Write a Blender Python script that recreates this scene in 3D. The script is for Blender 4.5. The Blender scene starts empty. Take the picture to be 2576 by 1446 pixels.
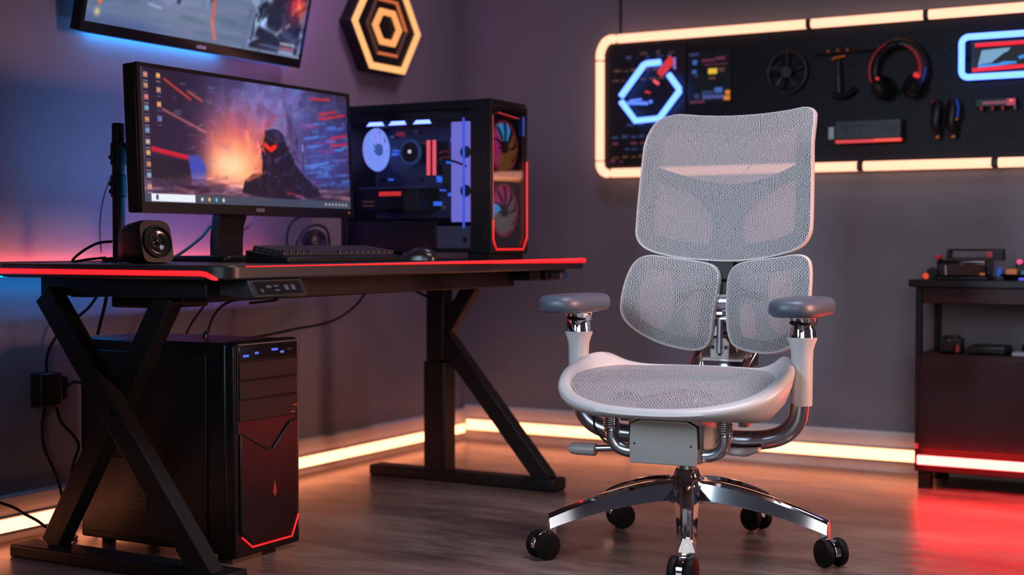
import bpy, bmesh, math, random
import numpy as np
from math import sin, cos, pi, radians, sqrt, atan2, floor
from mathutils import Vector, Matrix, Euler

random.seed(7)
rng = np.random.default_rng(11)
scene = bpy.context.scene
COL = scene.collection
OFF = {}

# ------------------------------------------------------------------ colour helpers
def s2l(c):
    c = c / 255.0
    return c / 12.92 if c <= 0.04045 else ((c + 0.055) / 1.055) ** 2.4
def rgb(r, g, b):
    return (s2l(r), s2l(g), s2l(b), 1.0)

# ------------------------------------------------------------------ mesh builder
def frames(pts, closed=False):
    P = [Vector(p) for p in pts]; n = len(P); T = []
    for i in range(n):
        if closed:
            t = P[(i + 1) % n] - P[i - 1]
        else:
            t = P[min(i + 1, n - 1)] - P[max(i - 1, 0)]
        T.append(t.normalized())
    ref = Vector((0, 0, 1)) if abs(T[0].z) < 0.9 else Vector((1, 0, 0))
    u = T[0].cross(ref).normalized(); out = []
    for t in T:
        u = (u - t * u.dot(t)).normalized()
        out.append((u, t.cross(u)))
    return P, T, out

def spline(pts, n=8, closed=False):
    P = [Vector(p) for p in pts]; m = len(P); out = []
    rngi = range(m if closed else m - 1)
    for i in rngi:
        if closed:
            a, b, c, d = P[i - 1], P[i], P[(i + 1) % m], P[(i + 2) % m]
        else:
            a, b, c, d = P[max(i - 1, 0)], P[i], P[i + 1], P[min(i + 2, m - 1)]
        for k in range(n):
            t = k / n
            out.append(0.5 * ((2 * b) + (c - a) * t + (2 * a - 5 * b + 4 * c - d) * t * t + (3 * b - a - 3 * c + d) * t ** 3))
    if not closed:
        out.append(P[-1].copy())
    return out

class MB:
    def __init__(s):
        s.v = []; s.f = []
    def add(s, vs, fs, M=None):
        o = len(s.v)
        s.v += [tuple(M @ Vector(p)) if M else tuple(p) for p in vs]
        s.f += [[i + o for i in f] for f in fs]
        return s
    def box(s, c, d, rot=None, M=None):
        x, y, z = d[0] / 2, d[1] / 2, d[2] / 2
        vs = [Vector((a, b, e)) for a in (-x, x) for b in (-y, y) for e in (-z, z)]
        R = Euler(rot).to_matrix() if rot else Matrix.Identity(3)
        vs = [R @ p + Vector(c) for p in vs]
        return s.add(vs, [(0, 1, 3, 2), (4, 6, 7, 5), (0, 4, 5, 1), (2, 3, 7, 6), (0, 2, 6, 4), (1, 5, 7, 3)], M)
    def span(s, a, b):
        return s.box([(a[i] + b[i]) / 2 for i in range(3)], [abs(b[i] - a[i]) for i in range(3)])
    def cyl(s, p0, p1, r0, r1=None, n=24):
        return s.tube([p0, p1], [r0, r0 if r1 is None else r1], n)
    def tube(s, pts, r, n=10, closed=False, cap=True, sq=1.0):
        P, T, F = frames(pts, closed); m = len(P); vs = []
        for i in range(m):
            rr = r[i] if isinstance(r, (list, tuple)) else r
            u, w = F[i]
            for k in range(n):
                a = 2 * pi * k / n
                vs.append(P[i] + u * (rr * cos(a)) + w * (rr * sq * sin(a)))
        fs = []
        for i in range(m if closed else m - 1):
            j = (i + 1) % m
            for k in range(n):
                l = (k + 1) % n
                fs.append((i * n + k, i * n + l, j * n + l, j * n + k))
        if cap and not closed:
            fs.append(list(range(n))[::-1]); fs.append([(m - 1) * n + k for k in range(n)])
        return s.add(vs, fs)
    def loft(s, rings, cap0=False, cap1=False, closed=True, loop=False):
        n = len(rings[0]); vs = [p for r in rings for p in r]; fs = []; m = len(rings)
        for i in range(m if loop else m - 1):
            j = (i + 1) % m
            for k in range(n if closed else n - 1):
                l = (k + 1) % n
                fs.append((i * n + k, i * n + l, j * n + l, j * n + k))
        if cap0: fs.append(list(range(n))[::-1])
        if cap1: fs.append([(m - 1) * n + k for k in range(n)])
        return s.add(vs, fs)
    def lathe(s, prof, M=None, n=32, cap0=True, cap1=True):
        rings = [[(r * cos(2 * pi * k / n), r * sin(2 * pi * k / n), z) for k in range(n)] for r, z in prof]
        o = len(s.v); s.loft(rings, cap0, cap1)
        if M:
            for i in range(o, len(s.v)): s.v[i] = tuple(M @ Vector(s.v[i]))
        return s
    def prism(s, poly, axis, a, b):
        n = len(poly)
        def P(p, t):
            return {'x': (t, p[0], p[1]), 'y': (p[0], t, p[1]), 'z': (p[0], p[1], t)}[axis]
        vs = [P(p, a) for p in poly] + [P(p, b) for p in poly]
        fs = [list(range(n))[::-1], [n + k for k in range(n)]] + [(k, (k + 1) % n, n + (k + 1) % n, n + k) for k in range(n)]
        return s.add(vs, fs)
    def grid(s, fn, nu, nv):
        vs = [fn(i / nu, j / nv) for j in range(nv + 1) for i in range(nu + 1)]
        fs = [(j * (nu + 1) + i, j * (nu + 1) + i + 1, (j + 1) * (nu + 1) + i + 1, (j + 1) * (nu + 1) + i) for j in range(nv) for i in range(nu)]
        return s.add(vs, fs)
    def torus(s, c, R, r, axis='z', n=48, m=10):
        pts = []
        for k in range(n):
            a = 2 * pi * k / n
            p = {'z': (R * cos(a), R * sin(a), 0), 'x': (0, R * cos(a), R * sin(a)), 'y': (R * cos(a), 0, R * sin(a))}[axis]
            pts.append(Vector(p) + Vector(c))
        return s.tube(pts, r, m, closed=True)
    def build(s, name, mat, parent=None, bevel=0.0, seg=2, smooth=35, sub=0):
        me = bpy.data.meshes.new(name)
        off = OFF.get(parent.name, Vector((0, 0, 0))) if parent else Vector((0, 0, 0))
        me.from_pydata([tuple(Vector(p) - off) for p in s.v], [], s.f)
        bm = bmesh.new(); bm.from_mesh(me)
        bmesh.ops.recalc_face_normals(bm, faces=bm.faces[:])
        bm.to_mesh(me); bm.free()
        for m in (mat if isinstance(mat, (list, tuple)) else [mat]): me.materials.append(m)
        me.polygons.foreach_set('use_smooth', [True] * len(me.polygons))
        if smooth < 180: me.set_sharp_from_angle(angle=radians(smooth))
        me.update()
        o = bpy.data.objects.new(name, me); COL.objects.link(o)
        if parent:
            o.parent = parent; OFF[o.name] = off
        if bevel:
            b = o.modifiers.new('Bevel', 'BEVEL'); b.width = bevel; b.segments = seg
            b.limit_method = 'ANGLE'; b.angle_limit = radians(40); b.use_clamp_overlap = True
        if sub:
            m2 = o.modifiers.new('Subdivision', 'SUBSURF'); m2.levels = sub; m2.render_levels = sub
        return o

def box(a, b): return MB().span(a, b)

def tag(o, label, cat, group=None, kind=None):
    if label: o['label'] = label
    if cat: o['category'] = cat
    if group: o['group'] = group
    if kind: o['kind'] = kind
    return o

def thing(name, label, cat, loc, rz=0.0, group=None, world=True):
    o = bpy.data.objects.new(name, None); COL.objects.link(o)
    o.location = loc; o.rotation_euler = (0, 0, rz); o.empty_display_size = 0.05
    OFF[o.name] = Vector(loc) if world else Vector((0, 0, 0))
    return tag(o, label, cat, group)

def structure(o):
    o['kind'] = 'structure'; return o

def copy_tree(o, parent=None):
    c = o.copy(); COL.objects.link(c)
    if parent: c.parent = parent
    for ch in [x for x in bpy.data.objects if x.parent == o]:
        copy_tree(ch, c)
    return c

# ------------------------------------------------------------------ materials
def new_mat(name):
    m = bpy.data.materials.new(name); m.use_nodes = True
    nt = m.node_tree
    return m, nt, nt.nodes['Principled BSDF'], nt.nodes['Material Output']

def pbr(name, col, rough=0.5, metal=0.0, spec=0.5, noise=0.0, nscale=30.0, bump=0.0, bscale=200.0, coat=0.0):
    m, nt, b, out = new_mat(name)
    b.inputs['Base Color'].default_value = col
    b.inputs['Roughness'].default_value = rough
    b.inputs['Metallic'].default_value = metal
    b.inputs['Specular IOR Level'].default_value = spec
    if coat:
        b.inputs['Coat Weight'].default_value = coat; b.inputs['Coat Roughness'].default_value = 0.1
    tc = nt.nodes.new('ShaderNodeTexCoord')
    if noise:
        n = nt.nodes.new('ShaderNodeTexNoise'); n.inputs['Scale'].default_value = nscale; n.inputs['Detail'].default_value = 6
        nt.links.new(tc.outputs['Object'], n.inputs['Vector'])
        mx = nt.nodes.new('ShaderNodeMix'); mx.data_type = 'RGBA'
        mx.inputs[6].default_value = tuple(c * (1 - noise) for c in col[:3]) + (1,)
        mx.inputs[7].default_value = tuple(min(1, c * (1 + noise)) for c in col[:3]) + (1,)
        nt.links.new(n.outputs['Fac'], mx.inputs[0]); nt.links.new(mx.outputs[2], b.inputs['Base Color'])
    if bump:
        n2 = nt.nodes.new('ShaderNodeTexNoise'); n2.inputs['Scale'].default_value = bscale; n2.inputs['Detail'].default_value = 3
        nt.links.new(tc.outputs['Object'], n2.inputs['Vector'])
        bp = nt.nodes.new('ShaderNodeBump'); bp.inputs['Strength'].default_value = bump; bp.inputs['Distance'].default_value = 0.002
        nt.links.new(n2.outputs['Fac'], bp.inputs['Height']); nt.links.new(bp.outputs['Normal'], b.inputs['Normal'])
    return m

def glow(name, col, strength=1.0):
    m, nt, b, out = new_mat(name)
    b.inputs['Base Color'].default_value = (0.02, 0.02, 0.02, 1)
    b.inputs['Emission Color'].default_value = tuple(col[:3]) + (1,)
    b.inputs['Emission Strength'].default_value = strength
    b.inputs['Roughness'].default_value = 0.4
    return m

class NT:
    def __init__(s, nt): s.nt = nt
    def math(s, op, a, b=None, c=None):
        n = s.nt.nodes.new('ShaderNodeMath'); n.operation = op
        for i, x in enumerate((a, b, c)):
            if x is None: continue
            if isinstance(x, (int, float)): n.inputs[i].default_value = x
            else: s.nt.links.new(x, n.inputs[i])
        return n.outputs[0]
    def mixc(s, f, a, b):
        n = s.nt.nodes.new('ShaderNodeMix'); n.data_type = 'RGBA'
        for i, x in ((0, f), (6, a), (7, b)):
            if isinstance(x, (int, float, tuple)): n.inputs[i].default_value = x
            else: s.nt.links.new(x, n.inputs[i])
        return n.outputs[2]
    def noise(s, vec, scale, detail=4, rough=0.5):
        n = s.nt.nodes.new('ShaderNodeTexNoise')
        n.inputs['Scale'].default_value = scale; n.inputs['Detail'].default_value = detail; n.inputs['Roughness'].default_value = rough
        if vec is not None: s.nt.links.new(vec, n.inputs['Vector'])
        return n.outputs['Fac']
    def ramp(s, fac, stops):
        n = s.nt.nodes.new('ShaderNodeValToRGB'); e = n.color_ramp.elements
        while len(e) < len(stops): e.new(0.5)
        for k, (p, c) in enumerate(stops): e[k].position = p; e[k].color = c
        s.nt.links.new(fac, n.inputs[0]); return n.outputs[0]

def weave(name, ax, ay, pu=0.0046, pv=0.0092, light=(0.53, 0.525, 0.545, 1), dark=(0.018, 0.020, 0.025, 1), clear=0.85):
    m, nt, b, out = new_mat(name); T = NT(nt)
    tc = nt.nodes.new('ShaderNodeTexCoord'); sp = nt.nodes.new('ShaderNodeSeparateXYZ')
    nt.links.new(tc.outputs['Object'], sp.inputs[0])
    u, v = sp.outputs[ax], sp.outputs[ay]
    w1 = T.noise(tc.outputs['Object'], 28, 3); w2 = T.noise(tc.outputs['Object'], 45, 2)
    uu = T.math('DIVIDE', T.math('ADD', u, T.math('MULTIPLY', T.math('SUBTRACT', w1, 0.5), 0.011)), pu)
    vv = T.math('DIVIDE', T.math('ADD', v, T.math('MULTIPLY', T.math('SUBTRACT', w2, 0.5), 0.014)), pv)
    uu = T.math('ADD', uu, T.math('MULTIPLY', vv, 0.22))
    colm = T.math('FLOOR', uu)
    fu = T.math('SUBTRACT', T.math('SUBTRACT', uu, colm), 0.5)
    half = T.math('MULTIPLY', T.math('MODULO', T.math('ABSOLUTE', colm), 2.0), 0.5)
    v2 = T.math('ADD', vv, half)
    fv = T.math('SUBTRACT', T.math('SUBTRACT', v2, T.math('FLOOR', v2)), 0.5)
    d = T.math('SQRT', T.math('ADD', T.math('POWER', T.math('MULTIPLY', fu, 2.35), 2.0), T.math('POWER', T.math('MULTIPLY', fv, 1.62), 2.0)))
    mr = nt.nodes.new('ShaderNodeMapRange'); mr.interpolation_type = 'SMOOTHSTEP'
    mr.inputs[1].default_value = 0.60; mr.inputs[2].default_value = 0.92; mr.inputs[3].default_value = 1.0; mr.inputs[4].default_value = 0.0
    nt.links.new(d, mr.inputs[0]); hole = mr.outputs[0]
    var = T.noise(tc.outputs['Object'], 420, 2)
    strand = T.mixc(var, tuple(c * 0.72 for c in light[:3]) + (1,), tuple(min(1, c * 1.25) for c in light[:3]) + (1,))
    col = T.mixc(hole, strand, dark)
    nt.links.new(col, b.inputs['Base Color'])
    b.inputs['Roughness'].default_value = 0.55; b.inputs['Specular IOR Level'].default_value = 0.35
    bp = nt.nodes.new('ShaderNodeBump'); bp.inputs['Strength'].default_value = 0.5; bp.inputs['Distance'].default_value = 0.001; bp.invert = True
    nt.links.new(hole, bp.inputs['Height']); nt.links.new(bp.outputs['Normal'], b.inputs['Normal'])
    tr = nt.nodes.new('ShaderNodeBsdfTransparent'); mx = nt.nodes.new('ShaderNodeMixShader')
    nt.links.new(T.math('MULTIPLY', hole, clear), mx.inputs[0])
    nt.links.new(b.outputs[0], mx.inputs[1]); nt.links.new(tr.outputs[0], mx.inputs[2])
    nt.links.new(mx.outputs[0], out.inputs['Surface'])
    return m

def sheer(name, col, clear):
    m, nt, b, out = new_mat(name)
    b.inputs['Base Color'].default_value = col; b.inputs['Roughness'].default_value = 0.7
    tl = nt.nodes.new('ShaderNodeBsdfTranslucent'); tl.inputs[0].default_value = col
    tr = nt.nodes.new('ShaderNodeBsdfTransparent'); m1 = nt.nodes.new('ShaderNodeMixShader'); mx = nt.nodes.new('ShaderNodeMixShader')
    m1.inputs[0].default_value = 0.5; nt.links.new(b.outputs[0], m1.inputs[1]); nt.links.new(tl.outputs[0], m1.inputs[2])
    mx.inputs[0].default_value = clear; nt.links.new(m1.outputs[0], mx.inputs[1]); nt.links.new(tr.outputs[0], mx.inputs[2])
    nt.links.new(mx.outputs[0], out.inputs['Surface'])
    return m

def glass_mat(name, tint, refl=0.12):
    m, nt, b, out = new_mat(name); T = NT(nt)
    tr = nt.nodes.new('ShaderNodeBsdfTransparent'); tr.inputs[0].default_value = tint
    gl = nt.nodes.new('ShaderNodeBsdfGlossy'); gl.inputs['Roughness'].default_value = 0.03
    fr = nt.nodes.new('ShaderNodeFresnel'); fr.inputs[0].default_value = 1.45
    mx = nt.nodes.new('ShaderNodeMixShader')
    nt.links.new(T.math('MULTIPLY', fr.outputs[0], refl / 0.12), mx.inputs[0])
    nt.links.new(tr.outputs[0], mx.inputs[1]); nt.links.new(gl.outputs[0], mx.inputs[2])
    nt.links.new(mx.outputs[0], out.inputs['Surface'])
    return m

def screen_mat(name, strength=1.0):
    m, nt, b, out = new_mat(name)
    a = nt.nodes.new('ShaderNodeVertexColor'); a.layer_name = 'picture'
    b.inputs['Base Color'].default_value = (0.01, 0.01, 0.012, 1); b.inputs['Roughness'].default_value = 0.25
    nt.links.new(a.outputs[0], b.inputs['Emission Color']); b.inputs['Emission Strength'].default_value = strength
    return m

def wall_mat(name, col):
    m, nt, b, out = new_mat(name); T = NT(nt)
    tc = nt.nodes.new('ShaderNodeTexCoord')
    n = T.noise(tc.outputs['Object'], 2.5, 5)
    c = T.mixc(n, tuple(x * 0.92 for x in col[:3]) + (1,), tuple(x * 1.08 for x in col[:3]) + (1,))
    nt.links.new(c, b.inputs['Base Color']); b.inputs['Roughness'].default_value = 0.6; b.inputs['Specular IOR Level'].default_value = 0.3
    n2 = T.noise(tc.outputs['Object'], 260, 3)
    bp = nt.nodes.new('ShaderNodeBump'); bp.inputs['Strength'].default_value = 0.08; bp.inputs['Distance'].default_value = 0.002
    nt.links.new(n2, bp.inputs['Height']); nt.links.new(bp.outputs['Normal'], b.inputs['Normal'])
    return m

def floor_mat():
    m, nt, b, out = new_mat('floor_concrete'); T = NT(nt)
    tc = nt.nodes.new('ShaderNodeTexCoord'); mp = nt.nodes.new('ShaderNodeMapping')
    nt.links.new(tc.outputs['Object'], mp.inputs[0]); mp.inputs['Scale'].default_value = (0.55, 1.6, 1.0); mp.inputs['Rotation'].default_value = (0, 0, 0.25)
    n1 = T.noise(mp.outputs[0], 2.6, 8, 0.62); n2 = T.noise(mp.outputs[0], 11, 8, 0.7); n3 = T.noise(tc.outputs['Object'], 60, 4, 0.6)
    f = T.math('ADD', T.math('MULTIPLY', n1, 0.62), T.math('MULTIPLY', n2, 0.38))
    c = T.ramp(f, [(0.34, (0.040, 0.030, 0.027, 1)), (0.45, (0.10, 0.072, 0.060, 1)), (0.55, (0.20, 0.145, 0.118, 1)), (0.68, (0.31, 0.235, 0.19, 1))])
    c2 = T.mixc(T.math('MULTIPLY', n3, 0.35), c, (0.05, 0.04, 0.035, 1))
    nt.links.new(c2, b.inputs['Base Color'])
    r = T.math('ADD', 0.16, T.math('MULTIPLY', n2, 0.34)); nt.links.new(r, b.inputs['Roughness'])
    b.inputs['Specular IOR Level'].default_value = 0.5
    bp = nt.nodes.new('ShaderNodeBump'); bp.inputs['Strength'].default_value = 0.22; bp.inputs['Distance'].default_value = 0.006
    nt.links.new(T.math('ADD', n2, T.math('MULTIPLY', n3, 0.3)), bp.inputs['Height']); nt.links.new(bp.outputs['Normal'], b.inputs['Normal'])
    return m

def peg_mat():
    m, nt, b, out = new_mat('pegboard_black'); T = NT(nt)
    tc = nt.nodes.new('ShaderNodeTexCoord'); sp = nt.nodes.new('ShaderNodeSeparateXYZ'); nt.links.new(tc.outputs['Object'], sp.inputs[0])
    def cell(x):
        q = T.math('DIVIDE', x, 0.034); return T.math('SUBTRACT', T.math('SUBTRACT', q, T.math('FLOOR', q)), 0.5)
    a, c = cell(sp.outputs[0]), cell(sp.outputs[2])
    d = T.math('SQRT', T.math('ADD', T.math('MULTIPLY', a, a), T.math('MULTIPLY', c, c)))
    hole = T.math('LESS_THAN', d, 0.15)
    nt.links.new(T.mixc(hole, (0.009, 0.008, 0.0115, 1), (0.001, 0.001, 0.001, 1)), b.inputs['Base Color'])
    b.inputs['Roughness'].default_value = 0.5; b.inputs['Specular IOR Level'].default_value = 0.18
    return m

def slats_mat(name, base, line, period, axis=2):
    m, nt, b, out = new_mat(name); T = NT(nt)
    tc = nt.nodes.new('ShaderNodeTexCoord'); sp = nt.nodes.new('ShaderNodeSeparateXYZ'); nt.links.new(tc.outputs['Object'], sp.inputs[0])
    q = T.math('DIVIDE', sp.outputs[axis], period); q = T.math('SUBTRACT', q, T.math('FLOOR', q))
    nt.links.new(T.mixc(T.math('GREATER_THAN', q, 0.6), base, line), b.inputs['Base Color']); b.inputs['Roughness'].default_value = 0.45
    return m

M = {}
M['wall'] = wall_mat('wall_paint_grey', (0.185, 0.176, 0.200, 1))
M['floor'] = floor_mat()
M['ceiling'] = wall_mat('ceiling_paint', (0.2, 0.2, 0.21, 1))
M['base'] = pbr('baseboard_white', (0.52, 0.49, 0.47, 1), 0.4, noise=0.05)
M['black'] = pbr('black_plastic', (0.005, 0.005, 0.006, 1), 0.42, 0.0, 0.35, noise=0.2)
M['satin'] = pbr('satin_black_plastic', (0.005, 0.005, 0.0065, 1), 0.34, 0.0, 0.3, noise=0.2)
M['gloss'] = pbr('gloss_black', (0.008, 0.008, 0.010, 1), 0.12)
M['steel'] = pbr('black_powder_coated_steel', (0.006, 0.006, 0.007, 1), 0.5, 0.0, 0.25, noise=0.2, bump=0.1)
M['desk'] = pbr('desk_laminate_black', (0.014, 0.0135, 0.017, 1), 0.34, noise=0.25, nscale=60, bump=0.06)
M['rubber'] = pbr('black_rubber', (0.005, 0.005, 0.006, 1), 0.6, 0.0, 0.2)
M['tyre'] = pbr('caster_tyre_black', (0.004, 0.004, 0.004, 1), 0.55, 0.0, 0.15)
M['grey'] = pbr('dark_grey_plastic', (0.022, 0.022, 0.026, 1), 0.4, 0.0, 0.3)
M['midgrey'] = pbr('mid_grey_metal', (0.22, 0.22, 0.24, 1), 0.35, 0.6)
M['chrome'] = pbr('polished_chrome', (0.80, 0.80, 0.83, 1), 0.07, 1.0)
M['brushed'] = pbr('brushed_steel', (0.45, 0.45, 0.50, 1), 0.26, 1.0)
M['white'] = pbr('chair_white_plastic', (0.50, 0.495, 0.50, 1), 0.34, noise=0.03)
M['greige'] = pbr('mechanism_warm_grey_plastic', (0.33, 0.31, 0.29, 1), 0.42, noise=0.04)
M['pad'] = pbr('armrest_slate_rubber', (0.062, 0.080, 0.110, 1), 0.40, noise=0.06, bump=0.05)
M['backframe'] = pbr('dark_grey_back_frame', (0.030, 0.033, 0.038, 1), 0.5)
M['lining'] = sheer('sheer_mesh_lining', (0.66, 0.58, 0.60, 1), 0.42)
M['weave_back'] = weave('silver_mesh_weave_back', 0, 2, pu=0.0041, pv=0.0086)
M['weave_pad'] = weave('silver_mesh_weave_lumbar', 0, 2, pu=0.0043, pv=0.0090, clear=0.8)
M['weave_seat'] = weave('silver_mesh_weave_seat', 0, 1, pu=0.0043, pv=0.0140, clear=0.5)
M['glass'] = glass_mat('tempered_glass', (0.90, 0.91, 0.97, 1), 0.03)
M['smoke'] = glass_mat('smoked_glass', (0.86, 0.80, 0.84, 1), 0.06)
M['peg'] = peg_mat()
WARM = (2.3, 0.80, 0.37)
M['warm'] = glow('warm_led', (6.0, 1.75, 0.78), 1.0)
M['warmpeg'] = glow('warm_led_tube', (2.0, 0.87, 0.55), 1.0)
M['hexglow'] = glow('hexagon_bright', (1.25, 0.56, 0.20), 1.0)
M['hexin'] = glow('hexagon_inner', (1.1, 0.42, 0.13), 1.0)
M['hexdim'] = glow('hexagon_dim', (0.75, 0.17, 0.05), 0.8)
M['bluetube'] = glow('blue_neon', (0.36, 0.85, 4.5), 1.0)
M['red'] = glow('red_led', (1.0, 0.012, 0.016), 1.0); M['reddesk'] = glow('red_desk_led', (4.0, 0.018, 0.026), 1.0)
M['redhot'] = glow('red_led_bright', (48.0, 1.0, 0.85), 1.0)
M['redmid'] = glow('red_light', (0.75, 0.03, 0.03), 0.9)
M['redbar'] = glow('pink_red_light', (1.0, 0.10, 0.13), 1.0)
M['orange'] = glow('orange_light', (0.95, 0.28, 0.03), 0.7)
M['yellow'] = glow('yellow_light', (0.85, 0.55, 0.03), 0.9)
M['bluelit'] = glow('blue_light', (0.10, 0.22, 1.0), 1.3)
M['lilac'] = glow('lilac_fan_light', (0.17, 0.16, 0.62), 1.0)
M['paleblue'] = glow('pale_blue_fan_light', (0.22, 0.34, 0.95), 1.0)
M['pinkfan'] = glow('pink_fan_light', (0.75, 0.05, 0.30), 0.55)
M['cyanfan'] = glow('cyan_fan_light', (0.05, 0.45, 1.0), 1.0)
M['amberfan'] = glow('amber_fan_light', (0.40, 0.17, 0.03), 0.45)
M['bluestrip'] = glow('blue_led_strip', (0.0, 0.36, 1.0), 150.0); M['monviolet'] = glow('monitor_violet_led', (0.45, 0.22, 1.0), 90.0); M['violetstrip'] = glow('violet_led_strip', (0.70, 0.24, 0.85), 60.0); M['tvstrip'] = glow('tv_blue_led_strip', (0.03, 0.36, 1.0), 34.0); M['understrip'] = glow('under_desk_blue_led', (0.0, 0.32, 1.0), 20.0)
M['redstrip'] = glow('red_led_strip', (1.0, 0.11, 0.07), 30.0)
M['dimblue'] = glow('dim_blue_marks', (0.05, 0.08, 0.28), 0.38)
M['dimorange'] = glow('dim_orange_marks', (0.25, 0.09, 0.04), 0.28)
M['dimpink'] = glow('dim_pink_marks', (0.35, 0.04, 0.12), 0.3)
M['redpaint'] = pbr('red_plastic', (0.55, 0.02, 0.02, 1), 0.35)
M['bluepaint'] = pbr('blue_plastic', (0.03, 0.10, 0.55, 1), 0.35)
M['orangepaint'] = pbr('orange_plastic', (0.65, 0.16, 0.02, 1), 0.4)
M['cabinet'] = pbr('cabinet_black_painted_red_glow', (0.026, 0.005, 0.006, 1), 0.4, 0.0, 0.25, noise=0.15)  # black cabinet; red in the base colour imitates the light strip's glow
M['keycap'] = pbr('keycap_black', (0.022, 0.022, 0.027, 1), 0.22)
M['matte'] = pbr('matte_black_metal', (0.005, 0.005, 0.006, 1), 0.6, 0.0, 0.2)
M['silver'] = pbr('silver_print', (0.5, 0.5, 0.5, 1), 0.3, 0.5)
M['redhotdim'] = glow('red_light_warm', (0.95, 0.05, 0.02), 1.0); M['reddim'] = glow('dim_red', (0.22, 0.012, 0.03), 0.8); M['redmid2'] = glow('dim_red_end', (0.42, 0.015, 0.04), 0.8)
M['midgrey2'] = pbr('violet_grey_cover', (0.075, 0.075, 0.105, 1), 0.4); M['paleblue2'] = glow('pale_blue_bar', (0.40, 0.62, 3.4), 1.6)
M['bluedim'] = glow('dim_blue_ring', (0.01, 0.03, 0.10), 1.0); M['bluesteel'] = pbr('blue_grey_plate', (0.12, 0.13, 0.22, 1), 0.35, 0.5)
M['redpaintdim'] = pbr('dark_red_cable', (0.35, 0.02, 0.02, 1), 0.4); M['blueedge'] = glow('blue_edge', (0.04, 0.10, 0.75), 1.0)
M['bluemark'] = glow('blue_board_light', (0.03, 0.10, 0.60), 1.4); M['dimfan'] = glow('dim_green_fan', (0.20, 0.18, 0.17), 0.6)
M['amber'] = glow('amber_bar', (0.60, 0.22, 0.015), 0.8); M['reddim2'] = glow('thin_red_line', (0.50, 0.02, 0.02), 0.8); M['bluedark'] = glow('blue_badge', (0.02, 0.05, 0.30), 1.0)
M['grey2'] = pbr('bay_cover_black', (0.008, 0.0075, 0.0085, 1), 0.45, 0.0, 0.25); M['brownred'] = pbr('dark_copper_trim', (0.20, 0.07, 0.05, 1), 0.35); M['redbadge'] = glow('dark_red_badge', (0.30, 0.01, 0.01), 0.8)
M['orangepaint2'] = glow('orange_red_lamp', (0.85, 0.06, 0.01), 0.9); M['teal'] = pbr('teal_plastic', (0.03, 0.16, 0.20, 1), 0.4); M['pinklamp'] = glow('pink_lamp', (0.9, 0.05, 0.25), 1.0)
M['bluepad'] = glow('blue_pad', (0.06, 0.05, 0.75), 1.0); M['papergrey'] = pbr('pale_grey_paper', (0.25, 0.25, 0.30, 1), 0.7)
M['bluehub'] = glow('blue_hub', (0.05, 0.10, 0.34), 1.0); M['fandisc'] = glow('lit_fan_back', (0.30, 0.26, 0.80), 1.0)
# ------------------------------------------------------------------ the room
LX, RY = -3.055, 4.97           # inner faces of the left and right walls
structure(box((LX - 0.1, -1.6, -0.1), (2.6, RY + 0.1, 0.0)).build('floor', M['floor']))
structure(box((LX - 0.1, -1.6, 0.0), (LX, RY + 0.1, 2.6)).build('wall_left', M['wall']))
structure(box((LX, RY, 0.0), (2.6, RY + 0.1, 2.6)).build('wall_right', M['wall']))
structure(box((LX - 0.1, -1.6, 2.6), (2.6, RY + 0.1, 2.7)).build('ceiling', M['ceiling']))
def base_profile(t, h): return [(0, 0), (t, 0), (t, h - 0.008), (t - 0.006, h), (0, h)]
mb = MB().prism([(LX + a, b) for a, b in base_profile(0.016, 0.122)], 'y', -1.6, RY)
structure(mb.build('baseboard_left', M['base'], smooth=25))
mb = MB().prism([(RY - a, b) for a, b in base_profile(0.016, 0.138)], 'x', LX + 0.016, 2.6)
structure(mb.build('baseboard_right', M['base'], smooth=25))
# faint joint between two wall boards above the tool wall
structure(box((-2.352, RY - 0.003, 1.59), (-2.342, RY, 2.6)).build('trim_1', M['grey']))

# warm LED strips along both baseboards: channel + diffuser per run
def floor_strip(label, a, b, axis):
    t = thing('light_strip', label, 'light strip', a, group='warm light strips along the baseboards')
    if axis == 'y':
        box((a[0], a[1], a[2] - 0.005), (a[0] + 0.008, b[1], b[2] + 0.003)).build('channel', M['midgrey'], t)
        box((a[0] + 0.008, a[1], a[2]), (a[0] + 0.020, b[1], b[2])).build('diffuser', M['warm'], t, bevel=0.003)
    else:
        box((a[0], a[1] - 0.008, a[2] - 0.005), (b[0], a[1], b[2] + 0.003)).build('channel', M['midgrey'], t)
        box((a[0], a[1] - 0.020, a[2]), (b[0], a[1] - 0.008, b[2])).build('diffuser', M['warm'], t, bevel=0.003)
    return t
bx0, by0 = LX + 0.016, RY - 0.016
floor_strip('warm glowing light strip on the left baseboard running from beyond the crossed desk legs', (bx0, 2.2, 0.028), (bx0, 4.13, 0.062), 'y')
floor_strip('warm light strip on the left baseboard ending at the corner behind the desk column', (bx0, 4.14, 0.028), (bx0, by0 - 0.022, 0.062), 'y')
floor_strip('warm glowing light strip on the right baseboard from the corner to behind the desk brace', (bx0 + 0.022, by0, 0.041), (-2.30, by0, 0.080), 'x')
floor_strip('warm glowing light strip on the right baseboard behind the chair up to the dark cabinet', (-2.29, by0, 0.041), (-1.155, by0, 0.080), 'x')

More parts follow.
